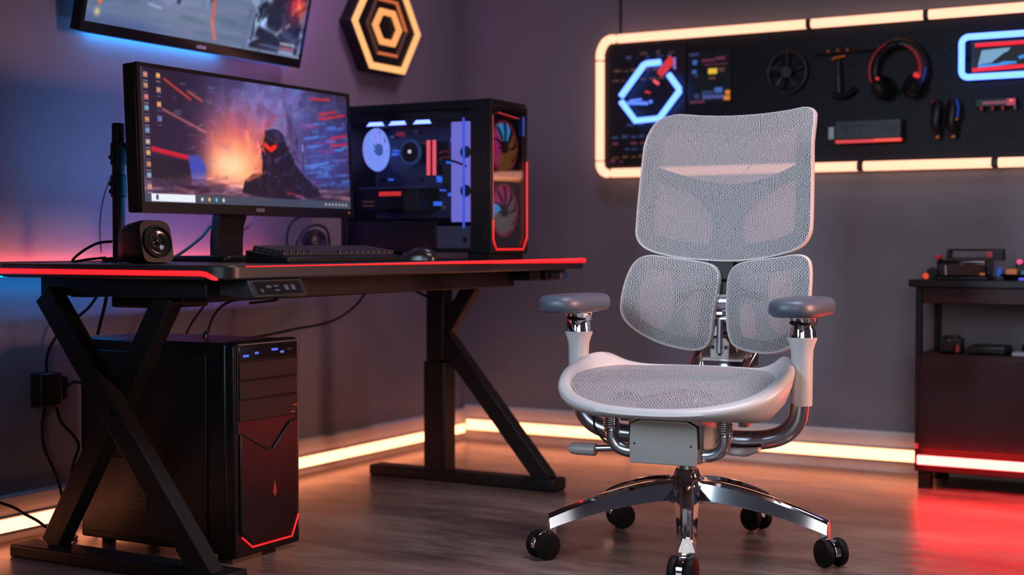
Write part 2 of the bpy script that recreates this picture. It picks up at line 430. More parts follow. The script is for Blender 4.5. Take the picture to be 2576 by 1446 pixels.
# ------------------------------------------------------------------ the tool wall (right)
PX0, PX1, PZ0, PZ1 = -2.41, -0.30, 1.06, 1.565
PY = RY - 0.03
pg = box((PX0, PY, PZ0), (PX1, PY + 0.028, PZ1)).build('pegboard', M['peg'], bevel=0.004)
tag(pg, 'long black perforated pegboard panel on the right wall inside a glowing frame', 'pegboard')
ft = thing('tube_light', 'warm glowing tube frame running around the black pegboard', 'light', ((PX0 + PX1) / 2, PY, PZ0))
TR = 0.0165; TY = PY - TR - 0.002
def seg(p0, p1, name='tube_segment'):
    mb = MB().tube([p0, p1], TR, 16); return mb.build(name, M['warmpeg'], ft)
def clip(x, z):
    return MB().box((x, TY, z), (0.022, 0.034, 0.030)).build('clip', M['black'], ft, bevel=0.004)
xs_top = [-2.345, -1.594, -1.186, -0.76, -0.30]
for i in range(4): seg((xs_top[i] + 0.011, TY, PZ1), (xs_top[i + 1] - 0.011, TY, PZ1))
for x in xs_top[1:-1]: MB().box((x, TY, PZ1), (0.016, 0.03, 0.030)).build('clip', M['grey'], ft, bevel=0.003)
xs_bot = [-2.37, -1.405, -0.955, -0.50, -0.30]
for i in range(4): seg((xs_bot[i] + 0.011, TY, PZ0), (xs_bot[i + 1] - 0.011, TY, PZ0))
for x in xs_bot[1:-1]: clip(x, PZ0)
seg((PX0, TY, PZ0 + 0.050), (PX0, TY, PZ1 - 0.082))
seg((PX1 + 0.018, TY, PZ0), (PX1 + 0.018, TY, PZ1))
MB().tube(spline([(PX0, TY, PZ1 - 0.074), (PX0 + 0.002, TY, PZ1 - 0.045), (PX0 + 0.018, TY, PZ1 - 0.014), (PX0 + 0.040, TY, PZ1), (PX0 + 0.062, TY, PZ1)], 6), TR, 16).build('corner_segment', M['warmpeg'], ft)
MB().tube(spline([(PX0, TY, PZ0 + 0.044), (PX0 + 0.002, TY, PZ0 + 0.026), (PX0 + 0.012, TY, PZ0 + 0.008), (PX0 + 0.028, TY, PZ0), (PX0 + 0.036, TY, PZ0)], 6), TR, 16).build('corner_segment', M['warmpeg'], ft)

# dark printed panel with small coloured marks behind the blue hexagon
pn = thing('circuit_panel', 'dark printed panel of small coloured marks behind the blue hexagon light', 'panel', (-2.22, PY, 1.09))
box((-2.385, PY - 0.008, 1.085), (-2.065, PY, 1.545)).build('board', M['black'], pn, bevel=0.002)
def marks(parent, spec, y):
    byc = {}
    for x0, z0, x1, z1, mt in spec: byc.setdefault(mt, []).append((x0, z0, x1, z1))
    for mt, L in byc.items():
        for x0, z0, x1, z1 in L: box((x0, y - 0.003, z0), (x1, y, z1)).build('print', M[mt], parent)
sp = []
rr = random.Random(5)
for zz, mt in ((1.50, 'dimorange'), (1.487, 'dimblue'), (1.44, 'dimorange'), (1.405, 'dimorange'), (1.235, 'dimblue'), (1.19, 'dimblue'), (1.165, 'dimpink'), (1.145, 'dimblue'), (1.115, 'dimorange'), (1.10, 'dimpink')):
    x = -2.37 + rr.random() * 0.02
    while x < -2.09:
        w = rr.uniform(0.008, 0.03)
        if rr.random() < 0.55: sp.append((x, zz, x + w, zz + rr.uniform(0.005, 0.012), mt))
        x += w + rr.uniform(0.008, 0.02)
marks(pn, sp, PY - 0.008)

po = thing('poster', 'dark poster with yellow and blue marks right of the blue hexagon light', 'poster', (-1.97, PY, 1.30))
box((-2.055, PY - 0.006, 1.305), (-1.888, PY, 1.495)).build('sheet', M['black'], po)
sp = [(-1.975, 1.413, -1.942, 1.432, 'yellow'), (-1.938, 1.418, -1.912, 1.434, 'dimorange'), (-1.972, 1.392, -1.946, 1.404, 'dimorange'),
      (-2.036, 1.45, -2.020, 1.466, 'bluelit2'), (-2.038, 1.418, -2.022, 1.43, 'bluelit2'), (-2.03, 1.404, -2.014, 1.412, 'dimblue'),
      (-2.05, 1.482, -2.012, 1.492, 'dimblue'), (-2.0, 1.458, -1.95, 1.468, 'dimpink'), (-1.946, 1.462, -1.91, 1.474, 'dimpink'), (-1.99, 1.445, -1.90, 1.449, 'dimpink'),
      (-2.0, 1.338, -1.955, 1.352, 'dimblue'), (-1.95, 1.343, -1.92, 1.362, 'bluelit2'), (-1.998, 1.322, -1.916, 1.336, 'bluelit3'), (-2.03, 1.325, -2.01, 1.342, 'dimblue'),
      (-1.908, 1.335, -1.891, 1.350, 'orange'), (-1.914, 1.315, -1.891, 1.331, 'orange'), (-2.045, 1.308, -1.99, 1.318, 'dimpink')]
M['bluelit2'] = glow('blue_marks', (0.05, 0.14, 0.50), 0.8); M['bluelit3'] = glow('violet_marks', (0.07, 0.08, 0.30), 0.8)
marks(po, sp, PY - 0.006)

# blue neon hexagon, open at its upper right, with its red pieces inside
hx = thing('neon_hexagon', 'blue glowing hexagon light with a gap at its upper right', 'neon sign', (-2.19, PY, 1.25))
NY = PY - 0.045
def neon(pts, mat, r, parent, name='neon_tube', n=12):
    return MB().tube([(a, NY, b) for a, b in pts], r, n).build(name, M[mat], parent)
neon([(-2.310, 1.344), (-2.215, 1.458), (-2.205, 1.461), (-2.150, 1.463)], 'bluetube', 0.0115, hx)
neon([(-2.116, 1.416), (-2.075, 1.362), (-2.073, 1.352), (-2.153, 1.256), (-2.250, 1.251), (-2.309, 1.326)], 'bluetube', 0.0115, hx)
for x, z in ((-2.26, 1.40), (-2.20, 1.253), (-2.09, 1.383)):
    MB().cyl((x, NY, z), (x, PY, z), 0.004, n=8).build('standoff', M['black'], hx)
rb = thing('neon_rocket', 'red glowing slanted bar and round dots inside the blue hexagon', 'neon sign', (-2.14, PY, 1.30))
NY = PY - 0.06
MB().tube([(-2.146, NY, 1.416), (-2.094, NY, 1.470)], [0.013, 0.016], 12).build('bar', M['redmid'], rb)
MB().tube([(-2.162, NY, 1.385), (-2.157, NY, 1.391)], 0.013, 12).build('dot', M['redbar'], rb)
MB().tube([(-2.194, NY, 1.350), (-2.192, NY, 1.356)], 0.011, 12).build('dot', M['redmid'], rb)
MB().tube([(-2.086, NY, 1.474), (-2.086, NY, 1.432)], 0.005, 8).build('fin', M['lilac'], rb)
MB().tube([(-2.150, NY, 1.42), (-2.155, PY, 1.42)], 0.004, 8).build('standoff', M['black'], rb)
MB().tube([(-2.193, NY, 1.353), (-2.193, PY - 0.006, 1.353)], 0.004, 8).build('standoff', M['black'], rb)
MB().tube([(-2.160, NY, 1.388), (-2.160, PY - 0.006, 1.388)], 0.004, 8).build('standoff', M['black'], rb)
bw = thing('neon_dash', 'short pale blue glowing dashes low inside the blue hexagon', 'neon sign', (-2.23, PY, 1.31))
NY = PY - 0.05
MB().tube([(-2.282, NY, 1.318), (-2.198, NY, 1.313)], 0.006, 8).build('dash', M['bluelit'], bw)
MB().tube([(-2.270, NY, 1.326), (-2.222, NY, 1.329)], 0.004, 8).build('dash', M['bluelit'], bw)
MB().tube([(-2.190, NY, 1.318), (-2.181, NY, 1.319)], 0.006, 8).build('dash', M['bluelit'], bw)
MB().tube([(-2.24, NY, 1.316), (-2.24, PY - 0.008, 1.316)], 0.003, 8).build('standoff', M['black'], bw)

# case fan on the board
fn = thing('cooling_fan', 'round black cooling fan hanging on the pegboard behind the chair top', 'fan', (-1.672, PY, 1.32))
fc = Vector((-1.672, PY - 0.02, 1.40))
MB().torus(fc, 0.070, 0.007, 'y').build('ring', M['grey'], fn)
MB().cyl(fc + Vector((0, -0.012, 0)), fc + Vector((0, 0.02, 0)), 0.02, n=20).build('hub', M['grey'], fn)
for k in range(5):
    a = 2 * pi * k / 5 + 0.5
    d = Vector((cos(a), 0, sin(a))); e = Vector((-sin(a), 0, cos(a)))
    mb = MB().grid(lambda u, v: fc + d * (0.018 + 0.046 * u) + e * ((v - 0.5) * (0.018 + 0.022 * u)) + Vector((0, 0.012 * (v - 0.5) * 2, 0)), 4, 3)
    o = mb.build('blade', M['grey'], fn); so = o.modifiers.new('Solidify', 'SOLIDIFY'); so.thickness = 0.002

# hammer-like tool with hooks
tl = thing('hand_tool', 'grey hand tool hanging by a small hook left of the headset', 'tool', (-1.485, PY, 1.30))
MB().tube(spline([(-1.487, PY - 0.02, 1.428), (-1.485, PY - 0.02, 1.38), (-1.482, PY - 0.02, 1.315)], 5), [0.010] * 5 + [0.012] * 5 + [0.011], 12).build('handle', M['grey'], tl)
MB().tube(spline([(-1.505, PY - 0.02, 1.312), (-1.478, PY - 0.022, 1.304), (-1.448, PY - 0.02, 1.312), (-1.425, PY - 0.02, 1.33)], 5), 0.011, 10).build('head', M['rubber'], tl)
MB().tube([(-1.508, PY - 0.018, 1.436), (-1.490, PY - 0.022, 1.440), (-1.462, PY - 0.018, 1.444)], 0.0045, 8).build('hook', M['orangepaint'], tl)
rl = thing('hook_rail', 'thin dark rail of small hooks above the hand tool', 'rail', (-1.45, PY, 1.46))
MB().tube([(-1.57, PY - 0.012, 1.455), (-1.28, PY - 0.012, 1.462)], 0.004, 8).build('rail', M['black'], rl)
for x in (-1.525, -1.49, -1.455):
    MB().tube([(x, PY, 1.463), (x, PY - 0.016, 1.463), (x, PY - 0.018, 1.470)], 0.004, 8).build('hook', M['orangepaint'], rl)

# headset
hs = thing('headset', 'black headset with red trimmed headband hanging on the pegboard', 'headset', (-1.272, PY, 1.28))
hc = Vector((-1.272, PY - 0.05, 1.380))
arc = [hc + Vector((0.086 * cos(a) * (1.0), -0.0 + 0.02 * cos(a) ** 2, 0.092 * sin(a))) for a in np.linspace(-0.55, pi + 0.55, 40)]
MB().tube(arc, 0.010, 12, sq=1.6).build('headband', M['black'], hs)
arc2 = [hc + Vector((0.079 * cos(a), -0.014, 0.084 * sin(a))) for a in np.linspace(-0.35, 1.25, 22)]
MB().tube(arc2, [0.003 + 0.0065 * (1 - i / 21) for i in range(22)], 8).build('trim', M['redpaint'], hs)
arc3 = [hc + Vector((0.094 * cos(a), -0.010, 0.098 * sin(a))) for a in np.linspace(2.0, 3.55, 22)]
MB().tube(arc3, 0.0040, 8).build('trim', M['redpaint'], hs)
arc4 = [hc + Vector((0.094 * cos(a), -0.008, 0.095 * sin(a))) for a in np.linspace(-0.55, 0.05, 10)]
MB().tube(arc4, 0.0042, 8).build('trim', M['bluepaint'], hs)
for sx in (-1, 1):
    c = hc + Vector((0.052 * sx, 0.0, -0.058)); ax = Vector((-0.8 * sx, -0.35, 0.45)).normalized()
    Mx = Matrix.Translation(c) @ ax.to_track_quat('Z', 'Y').to_matrix().to_4x4()
    cup = MB().lathe([(0.02, -0.022), (0.034, -0.020), (0.041, -0.006), (0.041, 0.006), (0.030, 0.018), (0.014, 0.016)], Mx, 24).build('ear_cup', M['black'], hs)
    MB().lathe([(0.024, 0.016), (0.034, 0.018), (0.036, 0.026), (0.026, 0.030)], Mx, 24, False, False).build('ear_pad', M['rubber'], cup)
MB().tube([hc + Vector((-0.066, -0.018, -0.024)), hc + Vector((-0.058, -0.02, -0.034))], 0.006, 8).build('light', M['redmid'], hs)
MB().tube([hc + Vector((0.062, -0.018, -0.018)), hc + Vector((0.078, -0.02, -0.030))], 0.009, 8).build('light', M['redmid'], hs)
MB().tube([(-1.272, PY, 1.466), (-1.272, PY - 0.065, 1.466), (-1.272, PY - 0.07, 1.478)], 0.005, 8).build('hook', M['black'], hs)

# expansion card with a red light bar
gp = thing('graphics_card', 'grey graphics card with a red light bar along its lower edge', 'graphics card', (-1.37, PY, 1.14))
box((-1.49, PY - 0.05, 1.150), (-1.258, PY, 1.218)).build('shroud', M['grey'], gp, bevel=0.004)
for a_, b_ in (((-1.47, 1.196), (-1.33, 1.200)), ((-1.40, 1.165), (-1.397, 1.182))): box((a_[0], PY - 0.053, a_[1]), (b_[0], PY - 0.05, b_[1])).build('groove', M['black'], gp)
for x, r in ((-1.455, 0.010), (-1.308, 0.012), (-1.285, 0.013)):
    MB().cyl((x, PY - 0.054, 1.186), (x, PY - 0.05, 1.186), r, n=16).build('vent', M['black'], gp)
box((-1.485, PY - 0.052, 1.140), (-1.352, PY - 0.03, 1.150)).build('light_bar', M['redmid'], gp)
box((-1.350, PY - 0.052, 1.141), (-1.260, PY - 0.03, 1.151)).build('light_bar', M['redhotdim'], gp)
box((-1.518, PY - 0.03, 1.155), (-1.496, PY, 1.20)).build('bracket', M['midgrey'], gp, bevel=0.002)

# pair of grips
for i, (x, lab, blue) in enumerate(((-1.148, 'black curved grip with orange tips, left of the pair under the headset', False), (-1.096, 'black curved grip with a blue side stripe, right of the pair under the headset', True))):
    g = thing('hand_grip', lab, 'tool', (x, PY, 1.14), group='grips on the pegboard')
    MB().tube(spline([(x - 0.004, PY - 0.022, 1.275), (x + 0.006, PY - 0.034, 1.235), (x + 0.002, PY - 0.034, 1.19), (x + 0.008, PY - 0.022, 1.150)], 6), [0.010, 0.012, 0.014, 0.016, 0.018, 0.019, 0.019, 0.019, 0.018, 0.018, 0.018, 0.018, 0.018, 0.017, 0.016, 0.015, 0.013, 0.011, 0.009], 14).build('body', M['black'], g)
    MB().tube([(x + 0.008, PY - 0.030, 1.158), (x + 0.006, PY - 0.030, 1.146)], 0.007, 10).build('tip', M['orangepaint'], g)
    if blue:
        MB().tube(spline([(x + 0.018, PY - 0.040, 1.272), (x + 0.026, PY - 0.046, 1.24), (x + 0.022, PY - 0.046, 1.212)], 5), 0.0045, 8).build('stripe', M['bluepaint'], g)
        MB().tube([(x + 0.022, PY - 0.046, 1.210), (x + 0.021, PY - 0.046, 1.203)], 0.005, 8).build('button', M['orangepaint'], g)
    else:
        MB().tube([(x - 0.012, PY - 0.030, 1.268), (x - 0.004, PY - 0.034, 1.272)], 0.005, 8).build('button', M['redpaint'], g)

# blue rounded-rectangle neon sign with a lit picture
ns = thing('neon_sign', 'blue glowing rounded rectangle sign around a red edged picture', 'neon sign', (-0.9, PY, 1.33))
def rrect(x0, z0, x1, z1, r, y, n=6):
    pts = []
    for cx, cz, a0 in ((x1 - r, z1 - r, 0), (x0 + r, z1 - r, pi / 2), (x0 + r, z0 + r, pi), (x1 - r, z0 + r, 3 * pi / 2)):
        for k in range(n + 1):
            a = a0 + k * pi / 2 / n; pts.append((cx + r * cos(a), y, cz + r * sin(a)))
    return pts
NY = PY - 0.05
MB().tube(rrect(-1.060, 1.343, -0.68, 1.476, 0.022, NY), 0.0105, 12, closed=True).build('neon_tube', M['bluetube'], ns)
box((-1.035, PY - 0.02, 1.358), (-0.70, PY, 1.462)).build('panel', M['black'], ns)
MB().tube([(-1.018, NY + 0.01, 1.448), (-0.86, NY + 0.01, 1.448), (-0.835, NY + 0.01, 1.43), (-0.83, NY + 0.01, 1.372), (-1.026, NY + 0.01, 1.367)], 0.0065, 10).build('neon_tube', M['red'], ns)
M['pic1'] = glow('picture_pale_blue', (0.16, 0.33, 0.52), 1.0); M['pic2'] = glow('picture_cyan', (0.02, 0.25, 0.75), 1.0)
mb = MB().prism([(-1.0, 1.432), (-0.91, 1.436), (-0.918, 1.424), (-0.93, 1.420), (-0.95, 1.405), (-0.97, 1.39), (-1.0, 1.388), (-1.012, 1.385)], 'y', PY - 0.026, PY - 0.02); mb.build('picture', M['pic1'], ns)
mb = MB().prism([(-1.012, 1.386), (-0.95, 1.386), (-0.93, 1.392), (-0.89, 1.390), (-0.89, 1.384), (-0.94, 1.379), (-1.012, 1.376)], 'y', PY - 0.026, PY - 0.02); mb.build('picture', M['pic2'], ns)
mb = MB().prism([(-0.885, 1.405), (-0.862, 1.412), (-0.862, 1.402), (-0.88, 1.396)], 'y', PY - 0.026, PY - 0.02); mb.build('picture', M['pic2'], ns)
for x, z in ((-1.05, 1.41), (-0.95, 1.345), (-0.95, 1.474)):
    MB().cyl((x, NY, z), (x, PY, z), 0.004, n=8).build('standoff', M['black'], ns)

rd = thing('red_module', 'small dark module with red lights under the blue rectangle sign', 'device', (-0.95, PY, 1.24))
box((-1.020, PY - 0.03, 1.243), (-0.888, PY, 1.272)).build('body', M['black'], rd, bevel=0.003)
M['reddim'] = glow('dim_red', (0.22, 0.012, 0.03), 0.8)
box((-0.995, PY - 0.033, 1.252), (-0.92, PY - 0.03, 1.262)).build('light_bar', M['reddim'], rd)
box((-0.918, PY - 0.033, 1.246), (-0.890, PY - 0.03, 1.268)).build('light_bar', M['redmid2'], rd)
MB().cyl((-0.903, PY - 0.036, 1.262), (-0.903, PY - 0.03, 1.262), 0.005, n=12).build('lamp', M['redbar'], rd)
for i, (x, lab) in enumerate(((-0.999, 'red tipped peg hook below the left end of the red module'), (-0.963, 'red tipped peg hook below the middle of the red module'), (-0.930, 'red tipped peg hook below the right end of the red module'), (-0.892, 'plain silver peg hook rightmost below the red module'))):
    h = thing('peg_hook', lab, 'hook', (x, PY, 1.22), group='hooks below the red module')
    MB().tube([(x, PY, 1.236), (x, PY - 0.026, 1.234), (x, PY - 0.03, 1.240)], 0.003, 8).build('wire', M['midgrey'], h)
    MB().tube([(x, PY - 0.028, 1.236), (x, PY - 0.034, 1.242)], 0.005, 8).build('tip', M['redpaint'] if i < 3 else M['midgrey'], h)
# ------------------------------------------------------------------ pictures on the screens (vertex colours of a fine grid)
class Paint:
    def __init__(s, w, h, bg):
        s.w, s.h = w, h; s.a = np.empty((h, w, 3)); s.a[:] = bg
        s.X, s.Y = np.meshgrid(np.linspace(0, 1, w), np.linspace(0, 1, h))
        s.asp = w / h
    def mix(s, m, c, k=1.0):
        m = np.clip(m * k, 0, 1)[..., None]; s.a = s.a * (1 - m) + np.array(c, float) * m
    def blob(s, x, y, rx, ry, c, k=1.0, p=1.0, rot=0.0):
        dx, dy = (s.X - x) * s.asp, s.Y - y
        u, v = dx * cos(rot) + dy * sin(rot), -dx * sin(rot) + dy * cos(rot)
        s.mix(np.exp(-((u / (rx * s.asp)) ** 2 + (v / ry) ** 2) ** p), c, k)
    def line(s, x0, y0, x1, y1, wd, c, k=1.0):
        ax, ay, bx, by = x0 * s.asp, y0, x1 * s.asp, y1
        px, py = s.X * s.asp, s.Y
        L = (bx - ax) ** 2 + (by - ay) ** 2 + 1e-9
        t = np.clip(((px - ax) * (bx - ax) + (py - ay) * (by - ay)) / L, 0, 1)
        d = np.hypot(px - ax - t * (bx - ax), py - ay - t * (by - ay))
        s.mix(np.exp(-(d / wd) ** 4), c, k)
    def rect(s, x0, y0, x1, y1, c, k=1.0):
        s.mix(((s.X >= x0) & (s.X <= x1) & (s.Y >= y0) & (s.Y <= y1)).astype(float), c, k)
    def poly(s, pts, c, k=1.0):
        ins = np.zeros(s.X.shape, bool); n = len(pts)
        for i in range(n):
            x0, y0 = pts[i]; x1, y1 = pts[(i + 1) % n]
            if y0 == y1: continue
            cnd = ((y0 > s.Y) != (y1 > s.Y)) & (s.X < (x1 - x0) * (s.Y - y0) / (y1 - y0) + x0)
            ins ^= cnd
        s.mix(ins.astype(float), c, k)
    def noise(s, n, m):
        g = rng.random((m + 1, n + 1))
        xi = s.X * n; yi = s.Y * m; x0 = np.minimum(xi.astype(int), n - 1); y0 = np.minimum(yi.astype(int), m - 1)
        fx = xi - x0; fy = yi - y0; fx = fx * fx * (3 - 2 * fx); fy = fy * fy * (3 - 2 * fy)
        return (g[y0, x0] * (1 - fx) + g[y0, x0 + 1] * fx) * (1 - fy) + (g[y0 + 1, x0] * (1 - fx) + g[y0 + 1, x0 + 1] * fx) * fy
    def fbm(s, n, m):
        return 0.55 * s.noise(n, m) + 0.28 * s.noise(2 * n, 2 * m) + 0.17 * s.noise(4 * n, 4 * m)
    def strokes(s, n, x0, x1, y0, y1, ang, spread, lmin, lmax, wd, var, k):
        for _ in range(n):
            x = rng.uniform(x0, x1); y = rng.uniform(y0, y1); i = int(min(max(y, 0), 1) * (s.h - 1)); j = int(min(max(x, 0), 1) * (s.w - 1))
            c = s.a[i, j] * (1 + rng.normal(0, var)) + rng.normal(0, 6, 3); L = rng.uniform(lmin, lmax); a = ang + rng.normal(0, spread)
            s.line(x, y, x + L * cos(a) / s.asp, y + L * sin(a), wd * rng.uniform(0.5, 1.5), c, k)
    def blur(s, r):
        t = np.arange(-int(3 * r) - 1, int(3 * r) + 2); g = np.exp(-(t / r) ** 2 / 2); g /= g.sum(); m = len(t) // 2
        for ax in (0, 1):
            p = np.pad(s.a, [(m, m) if q == ax else (0, 0) for q in range(3)], mode='edge'); o = np.zeros_like(s.a)
            for q, w_ in enumerate(g): o += w_ * (p[q:q + s.h] if ax == 0 else p[:, q:q + s.w])
            s.a = o
    def linear(s):
        c = np.clip(s.a, 0, 255) / 255.0
        return np.where(c <= 0.04045, c / 12.92, ((c + 0.055) / 1.055) ** 2.4)

def screen(name, P, fn, mat, parent):
    w, h = P.w, P.h
    mb = MB().grid(fn, w - 1, h - 1)
    o = mb.build(name, mat, parent, smooth=180)
    lin = P.linear().reshape(-1, 3)
    col = np.ones((w * h, 4), np.float32); col[:, :3] = lin
    at = o.data.color_attributes.new('picture', 'FLOAT_COLOR', 'POINT')
    at.data.foreach_set('color', col.ravel())
    return o

def paint_monitor():
    P = Paint(520, 224, (34, 30, 50))
    n1 = P.fbm(7, 4); n2 = P.fbm(16, 9); n3 = P.fbm(40, 20)
    P.mix(n1, (70, 66, 104), 0.55)
    P.blob(0.60, 0.80, 0.22, 0.34, (128, 142, 200), 0.85); P.blob(0.48, 0.70, 0.16, 0.25, (120, 112, 168), 0.6)
    P.blob(0.86, 0.42, 0.16, 0.35, (84, 84, 150), 0.75)
    P.mix(np.clip((n2 - 0.5) * 6, 0, 1) * np.clip((P.Y - 0.4) * 6, 0, 1), (58, 58, 94), 0.6); P.mix(np.clip(n3 - 0.5, 0, 1) * 3 * (P.X > 0.35), (160, 165, 210), 0.25)
    # glow of the fire
    P.blob(0.43, 0.40, 0.20, 0.34, (205, 108, 112), 0.95, 1.1); P.blob(0.41, 0.35, 0.13, 0.22, (240, 146, 118), 0.9)
    P.blob(0.385, 0.31, 0.085, 0.12, (255, 214, 170), 1.0); P.blob(0.43, 0.24, 0.10, 0.05, (255, 190, 140), 0.9)
    P.mix(np.clip(n2 - 0.5, 0, 1) * 3 * np.exp(-((P.X - 0.43) / 0.16) ** 2 - ((P.Y - 0.52) / 0.2) ** 2), (150, 96, 130), 0.8)
    P.strokes(130, 0.5, 1.0, 0.45, 1.0, 0.9, 0.5, 0.06, 0.25, 0.022, 0.16, 0.4); P.strokes(60, 0.25, 0.6, 0.3, 0.8, 1.3, 0.6, 0.05, 0.15, 0.020, 0.12, 0.35)
    P.blob(0.40, 0.34, 0.11, 0.18, (250, 170, 130), 0.6); P.blob(0.385, 0.31, 0.07, 0.10, (255, 222, 184), 0.9)
    # dark left side, its machinery and red lines
    P.mix(np.clip((0.30 - P.X) / 0.12, 0, 1) * (P.Y > 0.2), (40, 32, 50), 0.8)
    for a in ((0.10, 0.93, 0.21, 0.80, (205, 84, 66)), (0.20, 0.86, 0.26, 0.80, (190, 96, 80)), (0.09, 0.70, 0.27, 0.56, (180, 110, 110)), (0.04, 0.405, 0.20, 0.355, (226, 52, 72)), (0.04, 0.385, 0.19, 0.34, (190, 40, 60))):
        P.line(a[0], a[1], a[2], a[3], 0.010, a[4], 0.9)
    P.poly([(0.03, 0.34), (0.19, 0.32), (0.21, 0.16), (0.03, 0.15)], (34, 26, 38), 0.85)
    P.poly([(0.19, 0.36), (0.235, 0.38), (0.265, 0.30), (0.265, 0.14), (0.205, 0.14)], (76, 88, 170), 0.9)
    for k in range(26):
        x = rng.uniform(0.12, 0.34); y = rng.uniform(0.3, 0.95); P.line(x, y, x + rng.uniform(0.005, 0.03), y + rng.uniform(-0.02, 0.02), 0.006, (150, 150, 190), rng.uniform(0.2, 0.6))
    for a in ((0.80, 0.985, 0.90, 1.0), (0.84, 0.82, 0.985, 0.88), (0.84, 0.86, 0.93, 0.90), (0.90, 0.66, 0.99, 0.70), (0.90, 0.60, 0.99, 0.62)):
        P.line(a[0], a[1] - 0.05, a[2], a[3] - 0.05, 0.011, (214, 60, 70), 0.8)
    for k in range(60):
        x = rng.uniform(0.74, 0.98); y = rng.uniform(0.12, 0.72); L = rng.uniform(0.02, 0.10)
        P.line(x, y, x + L, y + L * 0.35, rng.uniform(0.004, 0.012), ((96, 150, 222) if rng.random() < 0.65 else (150, 80, 140)), rng.uniform(0.3, 0.85))
    # ground
    g = np.clip((0.20 - P.Y) / 0.10, 0, 1)
    P.mix(g, (84, 66, 86), 0.85); P.mix(g * np.clip(P.noise(9, 60) - 0.45, 0, 1) * 2.4, (196, 150, 160), 0.8)
    P.mix(g * np.clip(P.noise(12, 40) - 0.5, 0, 1) * 2, (30, 24, 36), 0.9); P.blob(0.36, 0.19, 0.14, 0.04, (240, 170, 150), 0.7)
    P.strokes(160, 0.05, 1.0, 0.0, 0.20, 0.05, 0.2, 0.05, 0.2, 0.010, 0.35, 0.5)
    # armoured figure, a plain dark silhouette with rim light
    body = [(0.43, 0.10), (0.445, 0.20), (0.485, 0.255), (0.53, 0.27), (0.535, 0.36), (0.530, 0.45), (0.532, 0.53), (0.542, 0.59), (0.562, 0.635), (0.59, 0.655), (0.618, 0.650), (0.642, 0.622), (0.657, 0.575), (0.664, 0.52), (0.665, 0.46), (0.69, 0.42), (0.70, 0.36), (0.735, 0.31), (0.77, 0.24), (0.81, 0.19), (0.835, 0.10), (0.70, 0.06), (0.52, 0.07)]
    P.poly(body, (30, 25, 40), 0.97)
    P.line(0.562, 0.63, 0.59, 0.65, 0.010, (170, 150, 190), 0.7); P.line(0.59, 0.65, 0.618, 0.646, 0.010, (150, 150, 200), 0.8); P.line(0.618, 0.646, 0.642, 0.618, 0.010, (130, 140, 190), 0.8); P.line(0.642, 0.618, 0.662, 0.52, 0.009, (110, 124, 180), 0.8)
    P.line(0.535, 0.50, 0.548, 0.60, 0.014, (220, 130, 90), 0.8); P.line(0.455, 0.20, 0.525, 0.265, 0.014, (210, 120, 90), 0.7)
    P.line(0.552, 0.505, 0.568, 0.475, 0.018, (250, 70, 44), 1); P.line(0.598, 0.492, 0.577, 0.466, 0.020, (255, 60, 40), 1); P.line(0.54, 0.46, 0.55, 0.43, 0.012, (235, 90, 50), 0.9)
    for k in range(46):
        x = rng.uniform(0.50, 0.80); y = rng.uniform(0.09, 0.44)
        if y < 0.55 - abs(x - 0.62) * 1.6:
            P.line(x, y, x + rng.uniform(-0.02, 0.02), y + rng.uniform(-0.05, 0.05), 0.006, ((92, 98, 150) if rng.random() < 0.6 else (130, 84, 84)), rng.uniform(0.3, 0.8))
    P.line(0.70, 0.10, 0.79, 0.03, 0.02, (80, 110, 180), 0.5); P.line(0.66, 0.12, 0.74, 0.08, 0.012, (220, 80, 80), 0.5)
    # helmet: visor plates, collar, shoulder plates in quiet tones
    P.blob(0.605, 0.585, 0.030, 0.05, (66, 62, 92), 0.8, 2); P.blob(0.585, 0.55, 0.02, 0.05, (26, 22, 34), 0.9, 2); P.line(0.56, 0.58, 0.60, 0.53, 0.010, (84, 70, 92), 0.7); P.line(0.60, 0.53, 0.645, 0.56, 0.010, (60, 64, 100), 0.7)
    P.line(0.545, 0.43, 0.60, 0.38, 0.016, (58, 50, 66), 0.8); P.line(0.60, 0.38, 0.66, 0.44, 0.014, (70, 78, 120), 0.7); P.line(0.69, 0.41, 0.735, 0.30, 0.010, (100, 112, 170), 0.7); P.line(0.735, 0.30, 0.80, 0.19, 0.010, (84, 92, 150), 0.7)
    P.strokes(110, 0.52, 0.76, 0.10, 0.50, 1.2, 0.8, 0.02, 0.09, 0.008, 0.5, 0.5)
    P.line(0.552, 0.505, 0.568, 0.478, 0.016, (250, 70, 44), 1); P.line(0.598, 0.495, 0.579, 0.470, 0.018, (255, 60, 40), 1)
    P.blur(1.25)
    P.rect(0.0, 0.0, 0.012, 1.0, (150, 140, 150), 0.25)
    # desktop icons and task bar
    def icon(x, y, c):
        P.rect(x - 0.0095, y - 0.022, x + 0.0095, y + 0.022, (186, 176, 172), 0.6); P.rect(x - 0.007, y - 0.014, x + 0.008, y + 0.014, c, 0.85); P.rect(x - 0.004, y - 0.004, x + 0.007, y + 0.008, (225, 215, 210), 0.4)
        P.rect(x - 0.010, y - 0.050, x + 0.010, y - 0.042, (180, 180, 186), 0.7)
    cs = [(214, 120, 110), (180, 120, 90), (210, 80, 80), (70, 170, 190), (200, 120, 60), (80, 150, 190), (190, 180, 150), (210, 160, 60), (200, 110, 70), (120, 170, 200), (190, 130, 100)]
    for k in range(11): icon(0.024, 0.945 - k * 0.083, cs[k])
    for k in range(4): icon(0.076, 0.948 - k * 0.108, [(235, 150, 50), (190, 130, 90), (240, 150, 40), (60, 100, 190)][k])
    P.rect(0, 0, 1, 0.066, (70, 78, 92), 0.95); P.rect(0.03, 0.008, 0.215, 0.064, (232, 236, 244), 1); P.rect(0.05, 0.018, 0.058, 0.054, (70, 80, 100), 1)
